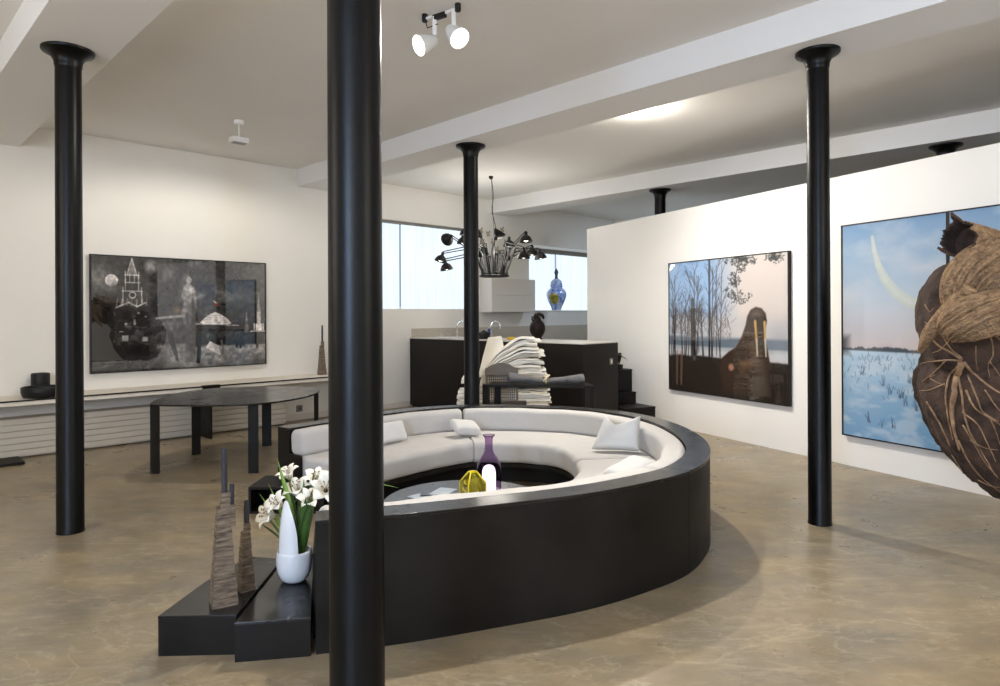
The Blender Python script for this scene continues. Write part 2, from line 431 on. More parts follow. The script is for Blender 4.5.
def sweep(i0, i1, sec, m, name, parent, bevel=0.0, smooth='auto', gap=0.0, rounded=0.0, wob=0.0):
    """sec: closed list of (d,z); swept along the outline between indices"""
    mb = MB(); n = len(sec)
    cd = sum(s[0] for s in sec) / n; cz = sum(s[1] for s in sec) / n
    # parameterise by length with gap trimmed at both ends
    pts = list(range(i0, i1 + 1)); sections = []
    def at(f):
        i = int(math.floor(f)); i = max(i0, min(i1 - 1, i)); t = f - i
        p = OL[i].lerp(OL[i + 1], t); nn = ON[i].lerp(ON[i + 1], t).normalized(); return p, nn
    # arclength -> index
    s = [0.0]
    for i in range(i0, i1): s.append(s[-1] + (OL[i + 1] - OL[i]).length)
    Ltot = s[-1]
    def fidx(x):
        x = max(0, min(Ltot, x))
        for k in range(len(s) - 1):
            if s[k + 1] >= x: return i0 + k + (x - s[k]) / max(1e-9, s[k + 1] - s[k])
        return i1
    stations = []
    N = max(8, int(Ltot / 0.05))
    if rounded:
        for k in range(7):
            q = k / 6 * PI / 2; stations.append((gap + rounded * (1 - math.sin(q)) , 1 - math.cos(q)))
        stations = [(gap + rounded * (1 - math.cos(k / 6 * PI / 2)), rounded * (1 - math.sin(k / 6 * PI / 2))) for k in range(7)]
        mid = [(gap + rounded + (Ltot - 2 * gap - 2 * rounded) * k / N, 0.0) for k in range(1, N)]
        end = [(Ltot - x, ins) for (x, ins) in reversed(stations)]
        stations = stations + mid + end
    else:
        stations = [(gap + (Ltot - 2 * gap) * k / N, 0.0) for k in range(N + 1)]
    rings = []
    for (x, ins) in stations:
        p, nn = at(fidx(x)); ring = []
        for (d, z) in sec:
            dd, zz = d - cd, z - cz
            l = math.hypot(dd, zz)
            if ins and l > 1e-6:
                # shrink by an inset on each axis
                hd = max(abs(q[0] - cd) for q in sec); hz = max(abs(q[1] - cz) for q in sec)
                dd *= max(0.0, (hd - ins) / hd); zz *= max(0.0, (hz - ins) / hz)
            w = wob * mnoise.noise(Vector((x * 3, dd * 4, zz * 5))) if wob else 0
            q2 = p + nn * (cd + dd + w)
            ring.append(mb.bm.verts.new((q2.x, q2.y, cz + zz + w * 0.7)))
        rings.append(ring)
    for a in range(len(rings) - 1):
        for k in range(n):
            j = (k + 1) % n; mb.bm.faces.new((rings[a][k], rings[a][j], rings[a + 1][j], rings[a + 1][k]))
    mb.bm.faces.new(list(reversed(rings[0]))); mb.bm.faces.new(rings[-1])
    return mb.build(name, m, parent, smooth=smooth, bevel=bevel)

def rrect(d0, d1, z0, z1, r, n=5, crown=0.0):
    out = []
    for (cx, cy, a0) in ((d1 - r, z1 - r, 0), (d0 + r, z1 - r, PI / 2), (d0 + r, z0 + r, PI), (d1 - r, z0 + r, 1.5 * PI)):
        for k in range(n + 1):
            t = a0 + PI / 2 * k / n; out.append((cx + r * math.cos(t), cy + r * math.sin(t)))
    # a few points along the top for a crown
    if crown:
        out2 = []
        for i, p in enumerate(out):
            out2.append(p)
            if i == n:
                for q in range(1, 6):
                    f = q / 6; x = (d1 - r) + (d0 + r - (d1 - r)) * f
                    out2.append((x, z1 + crown * math.sin(PI * f)))
        out = out2
    return out
RIM = 0.632
def sofa_module(i0, i1, label, seats, depth, backs, rim_smooth=True):
    mid = (i0 + i1) // 2; p = rpt(mid, 0.4, 0)
    t = thing('curved_sofa_section', label, 'sofa', p, 'sections of the round sofa')
    sweep(i0, i1, [(0.003, 0), (0.003, RIM - 0.022), (0.165, RIM - 0.022), (0.165, 0)], STEEL, 'back_panel', t, gap=0.004)
    sweep(i0, i1, [(0, RIM - 0.022), (0, RIM), (0.168, RIM), (0.168, RIM - 0.022)], STEEL_TOP, 'rim_plate', t, gap=0.003, bevel=0.003)
    sweep(i0, i1, [(0.165, 0), (0.165, 0.17), (depth - 0.22, 0.17), (depth - 0.22, 0)], STEEL_DARK, 'plinth', t, gap=0.03)
    sweep(i0, i1, [(0.165, 0.17), (0.165, 0.21), (depth - 0.02, 0.21), (depth - 0.02, 0.17)], STEEL, 'seat_base', t, gap=0.006, bevel=0.003)
    for (s0, s1) in seats:
        sweep(s0, s1, rrect(0.17, depth, 0.211, 0.405, 0.055, crown=0.012), FABRIC, 'seat_cushion', t, smooth=True, gap=0.011, rounded=0.05, wob=0.014)
    for (s0, s1) in backs:
        sweep(s0, s1, rrect(0.168, 0.335, 0.40, 0.622, 0.045), FABRIC, 'back_cushion', t, smooth=True, gap=0.012, rounded=0.04, wob=0.012)
    return t
iF0, iF1 = 0, OI[5]; iR1 = OI[16]; iL1 = len(OL) - 1; iBC = OI[9] + 2
sF = sofa_module(iF0, iF1, 'front section of the round sofa, its tall blackened steel outer wall facing the viewer', [(iF0, iF1)], 0.70, [(iF0, iF1)])
sR = sofa_module(iF1, iR1, 'right and rear section of the round sofa, curving behind the purple lamp', [(iF1, iBC), (iBC, iR1)], 0.97, [(iF1, iR1)])
sB = sofa_module(iR1, iL1, 'left rear section of the round sofa with a white back, beside the dining table', [(iR1, iL1)], 0.97, [(iR1, iL1)])
# end panels of the open side
def end_panel(i, par, top_d, d1, sgn):
    tdir = (OL[i] - OL[i - 1]) if i > 0 else (OL[0] - OL[1]); tdir = Vector((tdir.x, tdir.y)).normalized()
    m = MB()
    p0 = OL[i] + ON[i] * 0.17; p1 = OL[i] + ON[i] * d1
    m.prism([(p0 + tdir * 0.0), (p1 + tdir * 0.0), (p1 + tdir * 0.014), (p0 + tdir * 0.014)], 0, top_d)
    m.build('end_panel', STEEL, par, bevel=0.002)
end_panel(iL1, sB, 0.42, 0.36, 1)
end_panel(0, sF, 0.42, 0.70, -1)

# low steel blocks at the open ends
def steel_block(poly, z, label, hollow=None):
    c = sum((Vector(p) for p in poly), Vector((0, 0))) / len(poly)
    t = thing('low_steel_block', label, 'step', (c.x, c.y, 0), 'low steel blocks at the sofa ends')
    MB().prism(poly, 0, z - 0.012).build('body', STEEL, t, bevel=0.002)
    MB().prism([c + (Vector(p) - c) * 1.004 for p in poly], z - 0.012, z).build('top_plate', STEEL_TOP, t, bevel=0.002)
    return t
steel_block([(-1.616, 3.145), (-1.252, 3.158), (-1.272, 3.88), (-1.48, 3.92), (-1.572, 3.55)], 0.190, 'low black steel block carrying the two spiky tower sculptures')
steel_block([(-1.232, 3.085), (-0.896, 3.138), (-1.076, 3.84), (-1.10, 3.93), (-1.258, 3.93)], 0.184, 'low black steel block under the white lily vase')
# open ended steel box at the rear end
t = thing('open_steel_box', 'low hollow steel box on the floor at the open end of the round sofa', 'box', (-1.8, 5.55, 0))
bx = MB(); z1, th = 0.215, 0.02
BP = [(-2.04, 5.40), (-1.43, 5.40), (-1.985, 5.80), (-2.04, 5.80)]
bx.prism(BP, 0, th); bx.prism(BP, z1 - th, z1)
bx.prism([(-2.04, 5.40), (-2.02, 5.40), (-2.02, 5.80), (-2.04, 5.80)], th, z1 - th)
bx.prism([(-1.43, 5.40), (-1.985, 5.80), (-2.02, 5.80), (-2.02, 5.79), (-1.99, 5.785), (-1.46, 5.40)], th, z1 - th)
bx.build('shell', STEEL, t)

# ------------------------------------------------------------------ cushions
def pillow(name, label, c, w, h, t, M, taper=0.0, pinch=0.10, sag=0.0, group='loose white cushions on the sofa'):
    mb = MB(); N = 22; top = []; bot = []
    for i in range(N + 1):
        rt, rb = [], []
        for j in range(N + 1):
            u = -1 + 2 * i / N; v = -1 + 2 * j / N
            x = w / 2 * u * (1 - pinch * (1 - v * v) * abs(u) ** 3); y = h / 2 * v * (1 - pinch * (1 - u * u) * abs(v) ** 3)
            if taper and u < 0: x *= 1 - taper * (v + 1) / 2
            if sag and v > 0: y -= sag * (1 - abs(u)) ** 1.2 * v ** 2
            e = max(0, (1 - u ** 4)) ** .5 * max(0, (1 - v ** 4)) ** .5
            z = t / 2 * e ** 0.75 + 0.012 * mnoise.noise(Vector((x * 9, y * 9, c[0] * 5))) * e
            rt.append(M @ Vector((x, y, z)) + Vector(c)); zb = -t / 2 * e ** 0.75
            rb.append(M @ Vector((x, y, zb - 0.0015)) + Vector(c))
        top.append(rt); bot.append(rb)
    mb.grid(top); mb.grid(bot)
    bmesh.ops.remove_doubles(mb.bm, verts=mb.bm.verts, dist=0.004)
    zl = min(v.co.z for v in mb.bm.verts); c = Vector(c)
    for v in mb.bm.verts: v.co.z += 0.424 - zl
    o = mb.build(name, COTTON, None, smooth=True, loc=c, sub=1)
    return tag(o, label, 'cushion', group)
def rotm(rx, ry, rz): return (Matrix.Rotation(rz, 4, 'Z') @ Matrix.Rotation(ry, 4, 'Y') @ Matrix.Rotation(rx, 4, 'X')).to_3x3()
pillow('throw_pillow', 'large white cushion with two pointed ears, propped up on the right of the round sofa', (1.00, 5.80, 0.545), 0.43, 0.33, 0.14, rotm(math.radians(60), 0, math.radians(-14)), taper=0.55, pinch=0.05, sag=0.15)
pillow('throw_pillow', 'white cushion lying low behind the front rim, below the large eared cushion', (0.93, 4.76, 0.465), 0.36, 0.24, 0.09, rotm(math.radians(6), math.radians(-12), math.radians(38)), pinch=0.10)
pillow('throw_pillow', 'small white cushion slumped over the seat seam behind the purple lamp', (-0.345, 6.53, 0.475), 0.28, 0.22, 0.10, rotm(math.radians(20), math.radians(8), math.radians(28)), pinch=0.04)
pillow('throw_pillow', 'flat white cushion against the sofa back just right of the nearest column', (-1.015, 6.19, 0.505), 0.34, 0.20, 0.085, rotm(math.radians(62), 0, math.radians(48)), pinch=0.03)

# ------------------------------------------------------------------ coffee table and what is on it
t = thing('coffee_table', 'low round grey steel table in the middle of the sofa circle', 'table', (-0.26, 4.86, 0))
CTZ = 0.255
MB().lathe((-0.26, 4.86, 0), [(0.585, CTZ - 0.02), (0.592, CTZ - 0.014), (0.592, CTZ - 0.004), (0.588, CTZ)], 72).build('tabletop', STEEL_GREY, t, smooth='auto')
MB().lathe((-0.26, 4.86, 0), [(0.30, 0), (0.30, 0.02), (0.16, 0.03), (0.16, CTZ - 0.02)], 48).build('pedestal', STEEL_DARK, t, smooth='auto')
lp = Vector((-0.09, 5.08, CTZ))
t = thing('bottle_lamp', 'purple glass bottle lamp with a glowing white dome inside, on the coffee table', 'lamp', lp)
MB().lathe(lp, [(0.100, 0.0), (0.104, 0.004), (0.104, 0.012), (0.098, 0.016)], 40).build('base', WHITE, t, smooth='auto')
prof = [(0.092, 0.017), (0.094, 0.03), (0.094, 0.18), (0.090, 0.205), (0.078, 0.235), (0.058, 0.268), (0.042, 0.292), (0.034, 0.32), (0.031, 0.36), (0.031, 0.405), (0.036, 0.418), (0.046, 0.426), (0.046, 0.432)]
MB().lathe(lp, prof + [(r - 0.005, z) for (r, z) in reversed(prof)], 48, cap=False).build('glass_bottle', PGLASS, t, smooth=True)
MB().lathe(lp, [(0.052, 0.017), (0.052, 0.14), (0.049, 0.165), (0.040, 0.187), (0.024, 0.20), (0.004, 0.206)], 40).build('opal_dome', OPAL, t, smooth=True)
yp = Vector((-0.205, 4.90, CTZ))
t = thing('glass_house', 'small yellow glass house with a pitched roof beside the purple lamp', 'ornament', yp)
def house(s, zb, ze, zr, inset=0):
    h = s / 2 - inset; mb = MB(); R = Matrix.Rotation(0.5, 3, 'Z'); V = []
    for (x, y, z) in ((-h, -h, zb), (h, -h, zb), (h, h, zb), (-h, h, zb), (-h, -h, ze), (h, -h, ze), (h, h, ze), (-h, h, ze), (-h * .35, -h * .25, zr), (h * .35, -h * .25, zr), (h * .35, h * .25, zr), (-h * .35, h * .25, zr)):
        V.append(mb.bm.verts.new(R @ Vector((x, y, z)) + yp))
    for f in ((0, 1, 5, 4), (1, 2, 6, 5), (2, 3, 7, 6), (3, 0, 4, 7), (4, 5, 9, 8), (5, 6, 10, 9), (6, 7, 11, 10), (7, 4, 8, 11), (8, 9, 10, 11), (3, 2, 1, 0)):
        mb.bm.faces.new([V[k] for k in f])
    return mb
house(0.145, 0.0, 0.115, 0.195).build('glass_body', YGLASS, t, bevel=0.010, segs=3)
ed = MB(); RR = Matrix.Rotation(0.5, 3, 'Z'); hh_ = 0.0715
cs = [RR @ Vector((sx * hh_, sy * hh_, 0.115)) + yp for (sx, sy) in ((-1, -1), (1, -1), (1, 1), (-1, 1))]
tp = [RR @ Vector((sx * hh_ * .35, sy * hh_ * .25, 0.194)) + yp for (sx, sy) in ((-1, -1), (1, -1), (1, 1), (-1, 1))]
for q in range(4):
    ed.tube([cs[q], tp[q]], 0.0065, 8); ed.tube([tp[q], tp[(q + 1) % 4]], 0.0065, 8); ed.tube([cs[q], cs[q] - Vector((0, 0, 0.112))], 0.004, 8)
ed.build('edge_glint', mat('yellow_edge_glint', srgb(244, 222, 24), 0.12, coat=0.5), t, smooth=True)  # opaque bright tubes stand in for light caught along the edges
MB().lathe(yp + Vector((0.0, 0, 0)), [(0.012, 0.012), (0.026, 0.02), (0.022, 0.05), (0.010, 0.06)], 20).build('glass_core', mat('amber_glass', srgb(214, 176, 20), 0.2), t, smooth=True)
for k, (x, y, r, mm, zz) in enumerate(((-0.57, 4.95, 0.5, MAG, 0), (-0.50, 5.00, -0.2, MAG2, 0), (-0.43, 4.98, 0.9, MAG, 1))):
    lab = ['silver magazine lying open-edged toward the nearest column on the coffee table', 'dark magazine between the two silver ones on the coffee table', 'silver magazine nearest the yellow glass house on the coffee table'][k]
    o = MB().box((x, y, CTZ + 0.005 + 0.0105 * k), (0.20, 0.14, 0.009), r + 0.3).build('magazine', mm, None, bevel=0.001, loc=(x, y, CTZ + 0.0105 * k))
    tag(o, lab, 'magazine', 'magazines on the coffee table')

# ------------------------------------------------------------------ tower sculptures
def tower(loc, s, label, two, rot, tall):
    t = thing('tower_candleholder', label, 'sculpture', loc, 'rusty stacked steel tower candleholders')
    mb = MB(); rnd = random.Random(int(s * 1000) + int(rot * 100))
    n = 46; hh = 0.545 * s
    for k in range(n):
        z0 = hh * k / n; w = 0.120 * s * (1 - 0.60 * (k / n) ** 0.85)
        cx = 0.0
        if k / n > 0.86: w *= 0.80; cx = 0.012 * s
        w *= 1 + rnd.uniform(-0.035, 0.035)
        mb.box(Vector(loc) + Vector((cx + rnd.uniform(-.002, .002), rnd.uniform(-.002, .002), z0 + hh / n / 2)), (w, w, hh / n * 0.97), rot + rnd.uniform(-.02, .02))
    mb.build('stacked_body', RUST, t)
    c = Vector(loc)
    MB().lathe(c + Vector((0.008 * s, 0, hh)), [(0.014, 0), (0.014, tall * 0.6), (0.012, tall)], 14).build('candle', CANDLE, t, smooth='auto')
    if two:
        MB().lathe(c + Vector((0.040 * s, 0.012, hh * 0.885)), [(0.011, 0), (0.011, 0.10 * s)], 12).build('candle', CANDLE, t, smooth='auto')
        MB().box(c + Vector((0.040 * s, 0.012, hh * 0.79)), (0.028 * s, 0.03 * s, hh * 0.19), rot).build('stepped_shoulder', RUST, t)
    return t
tower((-1.366, 3.285, 0.190), 1.0, 'taller of the two dark stacked towers on the low steel block beside the lilies', True, 0.55, 0.215)
tower((-1.318, 3.45, 0.190), 0.63, 'shorter of the two dark stacked towers on the low steel block beside the lilies', False, 0.75, 0.115)

# ------------------------------------------------------------------ vase with lilies
vp = Vector((-1.106, 3.575, 0.184))
t = thing('cut_vase', 'white ceramic vase with one tall cut side, standing on the low steel block', 'vase', vp)
vprof = [(0.040, 0.0), (0.058, 0.006), (0.074, 0.022), (0.087, 0.055), (0.093, 0.095), (0.094, 0.125), (0.091, 0.155), (0.089, 0.163), (0.086, 0.166), (0.083, 0.163), (0.085, 0.14), (0.084, 0.09), (0.066, 0.03), (0.03, 0.014)]
MB().lathe(vp, vprof, 64).build('vase_bowl', CERAM, t, smooth='auto')
vm = MB(); NU, NV = 48, 40; sh = []
for inner in (0, 1):
    P = []
    for k in range(NU + 1):
        u = -1 + 2 * k / NU; q = math.radians(226) + u * math.radians(76)
        top = 0.150 + 0.285 * math.sqrt(max(0.0, 1 - u * u)) ** 0.85
        row = []
        for i in range(NV + 1):
            z = 0.10 + (top - 0.10) * i / NV; g = max(0.0, (z - 0.10) / 0.335)
            r = 0.0825 - 0.012 * g - 0.022 * g ** 4 - 0.0065 * inner
            row.append(vp + Vector((r * math.cos(q), r * math.sin(q), z)))
        P.append(row)
    sh.append(P); vm.grid(P)
for k in range(NU): vm.bm.faces.new([vm.bm.verts.new(x) for x in (sh[0][k][-1], sh[0][k + 1][-1], sh[1][k + 1][-1], sh[1][k][-1])])
for e_ in (0, -1):
    for i in range(NV): vm.bm.faces.new([vm.bm.verts.new(x) for x in (sh[0][e_][i], sh[0][e_][i + 1], sh[1][e_][i + 1], sh[1][e_][i])])
bmesh.ops.remove_doubles(vm.bm, verts=vm.bm.verts, dist=0.0004)
vm.build('tall_side', CERAM, t, smooth='auto')

bq = thing('lily_bouquet', 'bunch of white lilies with long green leaves in the white vase', 'flowers', vp + Vector((0, 0, 0.03)))
rl = random.Random(11)
def leaf_mb(base, tip, width, droop=0.04, seg=12, twist=0.0):
    base, tip = Vector(base), Vector(tip); ax = tip - base; L = ax.length
    side = ax.cross(Vector((0, 0.8, 0.6))); side = side.normalized() if side.length > 1e-6 else Vector((1, 0, 0))
    side = Matrix.Rotation(twist, 3, ax.normalized()) @ side
    nrm = side.cross(ax).normalized(); P = []
    for i in range(seg + 1):
        f = i / seg; w = width * (math.sin(PI * min(1, f * 0.92 + 0.06)) ** 0.8) * (1 - f ** 6)
        c = base + ax * f + Vector((0, 0, droop * 4 * f * (1 - f)))
        P.append([c - side * w / 2 + nrm * 0.12 * w, c, c + side * w / 2 + nrm * 0.12 * w])
    return MB().grid(P)
def px(x, y, Y):   # a point seen along a measured sight line, at its own distance
    f = 668.7; dx, dy = x - 500, y - 314.56; c, s = math.cos(.0045), math.sin(.0045)
    return Vector(((dx * c - dy * s) / f * Y, Y, H - (dx * s + dy * c) / f * Y))
root = vp + Vector((0.02, 0.0, 0.20))
stems = MB()
fl = [(278, 504, 3.62, 0.5), (270, 515, 3.62, 0.9), (298, 492, 3.72, 1.1), (289, 475, 3.78, 0.4), (316, 481, 3.72, 0.8), (326, 489, 3.42, 1.0), (309, 500, 3.62, 1.4)]
def lily(c, dirv, s, tag_i):
    z = dirv.normalized(); x = z.orthogonal().normalized(); y = z.cross(x)
    mb = MB()
    for k in range(6):
        q = k * PI / 3 + tag_i; rad = x * math.cos(q) + y * math.sin(q); sd = z.cross(rad); P = []
        wd = 0.030 if k % 2 else 0.021
        for i in range(9):
            f = i / 8
            r = s * (0.010 + 0.062 * f ** 1.3 + 0.01 * f); h = s * (0.070 * math.sin(min(1.0, f * 1.05) * PI * 0.62))
            w = s * wd * math.sin(PI * (0.12 + 0.85 * f)) * (1 if f < 1 else 0.2)
            cc = c + rad * r + z * h
            P.append([cc - sd * w / 1 + z * 0.004, cc, cc + sd * w / 1 + z * 0.004])
        mb.grid(P)
    o = mb.build('lily_flower', PETAL, bq, smooth=True, solid=0.0012)
    sm = MB()
    for k in range(6):
        q = k * PI / 3 + 0.4; rad = x * math.cos(q) + y * math.sin(q)
        a = c + z * 0.02 * s; b = c + z * 0.085 * s + rad * 0.022 * s
        sm.tube([a, b], 0.0012 * s, 5); sm.tube([b - rad * 0.006, b + rad * 0.006], 0.0028 * s, 6)
    sm.build('stamens', STAMEN, o)
for i, (x, y, Y, d) in enumerate(fl):
    p = px(x, y, Y); dv = (p - (root + Vector((0, 0.05, 0.05)))).normalized() + Vector((0, -0.9, 0.15))
    lily(p - dv.normalized() * 0.03, dv, 0.98 + 0.12 * (i % 3 - 1), d)
    m0 = (root + p) / 2 + Vector((-0.03, 0.02, 0.07))
    stems.tube([vp + Vector((0.015 * math.cos(i), 0.015 * math.sin(i), 0.04)), root + Vector((0.012 * math.cos(i * 2), 0.012 * math.sin(i * 2), 0)), m0, p - dv.normalized() * 0.03], 0.0035, 6)
stems.build('stems', LEAF, bq, smooth=True)
lv = [((277, 458), 0.034, 3.70, LEAF_B), ((268, 483), 0.022, 3.74, LEAF_B), ((259, 493), 0.020, 3.74, LEAF_B), ((256, 521), 0.026, 3.72, LEAF), ((262, 512), 0.028, 3.74, LEAF),
      ((317, 474), 0.036, 3.74, LEAF), ((313, 488), 0.040, 3.60, LEAF), ((311, 503), 0.040, 3.54, LEAF), ((309, 513), 0.034, 3.50, LEAF), ((315, 468), 0.030, 3.74, LEAF),
      ((299, 484), 0.034, 3.74, LEAF), ((288, 474), 0.026, 3.74, LEAF), ((306, 496), 0.040, 3.56, LEAF), ((304, 476), 0.030, 3.68, LEAF)]
for n_, (e, w, Y, mm) in enumerate(lv):
    b_ = vp + Vector((0.020 + 0.012 * math.cos(n_ * 2.4), 0.02 + 0.014 * math.sin(n_ * 2.4), 0.10))
    leaf_mb(b_, px(e[0], e[1], Y), w * 1.2, 0.015, twist=rl.uniform(-.35, .35)).build('leaf', mm, bq, smooth=True, solid=0.001)
leaf_mb(px(316, 476, 3.66), px(399, 488, 3.60), 0.022, 0.01).build('leaf', LEAF_B, bq, smooth=True, solid=0.001)
# pale buds
for (a, b) in (((316, 490), (329, 472)), ((303, 500), (311, 488))):
    p, q = px(a[0], a[1], 3.6), px(b[0], b[1], 3.58)
    MB().tube([p.lerp(q, f) for f in (0, .2, .45, .7, .9, 1)], [0.004, 0.010, 0.013, 0.011, 0.006, 0.002], 10).build('bud', PETAL, bq, smooth=True)

# ------------------------------------------------------------------ dining table
DT = [(-3.535, 6.74), (-3.30, 6.68), (-2.9, 6.655), (-2.53, 6.715), (-2.27, 6.97), (-2.12, 7.40), (-2.135, 7.90), (-2.36, 8.24), (-2.85, 8.40), (-3.25, 8.36), (-3.55, 8.17), (-3.70, 7.8), (-3.69, 7.30), (-3.62, 6.95)]
dense, _ = catmull(DT + [DT[0]], 6)
dense = dense[:-1]
t = thing('dining_table', 'large dark steel table with a rounded top and flat legs by the left wall', 'table', (-2.9, 7.5, 0))
MB().prism(dense, 0.697, 0.715).build('tabletop', STEEL_TOP, t, bevel=0.002)
for (x, y, rz, w) in ((-3.515, 6.80, 0.10, 0.088), (-3.515, 7.72, 0.55, 0.095), (-2.515, 6.80, 0.10, 0.10), (-2.875, 8.22, 0.3, 0.11), (-2.165, 7.86, 1.2, 0.06)):
    MB().box((x, y, 0.3485), (w, 0.022, 0.697), rz).build('leg', STEEL, t, bevel=0.002)

# ------------------------------------------------------------------ wall shelf and what stands on it
t = thing('wall_shelf', 'long pale shelf with a dark steel edge along the left wall under the picture', 'shelf', fr(0.8, -3.3, 0.63))
SH0, SH1 = -3.5, 4.75
MB().box_ab(SH0, SH1, WALLB, -3.06, 0.632, 0.691).build('shelf_board', W_TRIM, t, bevel=0.002)
MB().box_ab(SH0, SH1, -3.06, -3.052, 0.676, 0.693).build('steel_edge', STEEL, t)
for a in (2.22, 2.22 - 3.0):
    m = MB(); m.box_ab(a - 0.012, a + 0.012, -3.40, -3.02, 0, 0.631)
    m.build('support_panel', STEEL, t, bevel=0.002)
MB().box_ab(2.12, 2.34, -3.10, -3.025, 0.625, 0.70).build('clamp', STEEL, t, bevel=0.002)
t = thing('panel_radiator', 'long beige panel radiator with horizontal grooves low on the left wall', 'radiator', fr(1.5, -3.5, 0.0))
rm = MB(); rm.box_ab(-3.0, 3.45, WALLB + 0.01, -3.43, 0.012, 0.45); rm.build('core', W_RAD, t)
for k in range(6):
    z0 = 0.03 + k * 0.071
    MB().box_ab(-3.0, 3.452, -3.43, -3.405, z0, z0 + 0.064).build('slat', W_RAD, t, bevel=0.003)
o = MB().box_ab(-1.2, 0.215, -3.40, -3.0, 0.0, 0.03).build('floor_plate', STEEL, None, bevel=0.003, loc=fr(-0.4, -3.2))
tag(o, 'dark steel plate lying on the floor under the shelf at the left picture edge', 'plate')
p = fr(0.42, -3.24, 0.691)
o = MB().lathe(p, [(0.15, 0), (0.19, 0.012), (0.205, 0.06), (0.205, 0.115), (0.20, 0.122), (0.185, 0.115), (0.18, 0.05), (0.16, 0.02)], 40).build('black_bowl', BLACKP, None, smooth='auto', loc=p)
tag(o, 'wide black bowl on the shelf beside the left column', 'bowl')
p = fr(0.46, -3.56, 0.691)
o = MB().lathe(p, [(0.09, 0), (0.095, 0.01), (0.095, 0.235), (0.09, 0.25), (0.075, 0.252), (0.07, 0.24)], 36).build('black_cylinder_vase', BLACKP, None, smooth='auto', loc=p)
tag(o, 'black rounded cylinder behind the wide bowl on the shelf', 'vase')
tower(fr(4.05, -3.42, 0.691), 0.95, 'stacked dark tower with a long candle on the wall shelf, right of the large picture', False, 0.6, 0.24)
tower(fr(4.19, -3.36, 0.691), 0.72, 'smaller stacked tower on the wall shelf, half hidden by the nearest column', False, 0.9, 0.09)
# wall socket
t = thing('wall_socket', 'small grey socket plate on the left wall beyond the radiator', 'socket', fr(3.80, WALLB, 0.19))
MB().box_ab(3.755, 3.86, WALLB, WALLB + 0.012, 0.125, 0.225).build('plate', GREYP, t, bevel=0.003)
MB().lathe(fr(3.8075, WALLB + 0.016, 0.175), [(0.026, -0.004), (0.026, 0.002)], 20, Matrix.Rotation(TH - PI / 2, 3, 'Z') @ Matrix.Rotation(PI / 2, 3, 'X')).build('outlet', GREYDK, t)

# ------------------------------------------------------------------ framed photographs
def to_lin(a):
    a = np.clip(a, 0, 1); return np.where(a <= 0.04045, a / 12.92, ((a + 0.055) / 1.055) ** 2.4)
def artmat(name, coat_ior=1.85):
    m, nt, bs = newmat(name)
    at = nt.nodes.new('ShaderNodeAttribute'); at.attribute_name = 'print'
    nt.links.new(at.outputs['Color'], bs.inputs['Base Color'])
    bs.inputs['Roughness'].default_value = 0.6; bs.inputs['Specular IOR Level'].default_value = 0.1
    bs.inputs['Coat Weight'].default_value = 1.0; bs.inputs['Coat Roughness'].default_value = 0.008; bs.inputs['Coat IOR'].default_value = coat_ior
    return m
ART = artmat('acrylic_faced_print')
def framed(label, o3, u3, w, h, n3, img, depth=0.05, fw=0.012, loc_z=0.0):
    """o3: lower-left corner on the wall plane; u3 right, n3 outward"""
    up = Vector((0, 0, 1)); ctr = o3 + u3 * w / 2 + up * h / 2
    t = thing('framed_photograph', label, 'picture', o3 + u3 * w / 2)
    m = MB()
    def bx(u0, u1, z0, z1, d0, d1):
        pts = [o3 + u3 * u + n3 * d for (u, d) in ((u0, d0), (u1, d0), (u1, d1), (u0, d1))]
        m.prism(pts, o3.z + z0, o3.z + z1)
    bx(0, w, 0, fw, 0.002, depth); bx(0, w, h - fw, h, 0.002, depth); bx(0, fw, fw, h - fw, 0.002, depth); bx(w - fw, w, fw, h - fw, 0.002, depth)
    bx(fw, w - fw, fw, h - fw, 0.002, depth - 0.012)
    m.build('frame', BLACKP, t)
    ny, nx = img.shape[:2]
    us = np.linspace(fw, w - fw, nx); zs = np.linspace(fw, h - fw, ny)
    UU, ZZ = np.meshgrid(us, zs)
    base = o3 + n3 * (depth - 0.008) - wloc(t)
    co = np.stack([base.x + u3.x * UU, base.y + u3.y * UU, base.z + ZZ], -1).reshape(-1, 3)
    idx = np.arange(nx * ny).reshape(ny, nx)
    fc = np.stack([idx[:-1, :-1], idx[:-1, 1:], idx[1:, 1:], idx[1:, :-1]], -1).reshape(-1, 4)
    me = bpy.data.meshes.new('print'); me.from_pydata(co.tolist(), [], fc.tolist())
    ca = me.color_attributes.new('print', 'FLOAT_COLOR', 'POINT')
    rgba = np.ones((nx * ny, 4), dtype=np.float32); rgba[:, :3] = to_lin(img.reshape(-1, 3))
    ca.data.foreach_set('color', rgba.ravel()); me.materials.append(ART)
    po = bpy.data.objects.new('print', me); COL.objects.link(po); po.parent = t
    return t

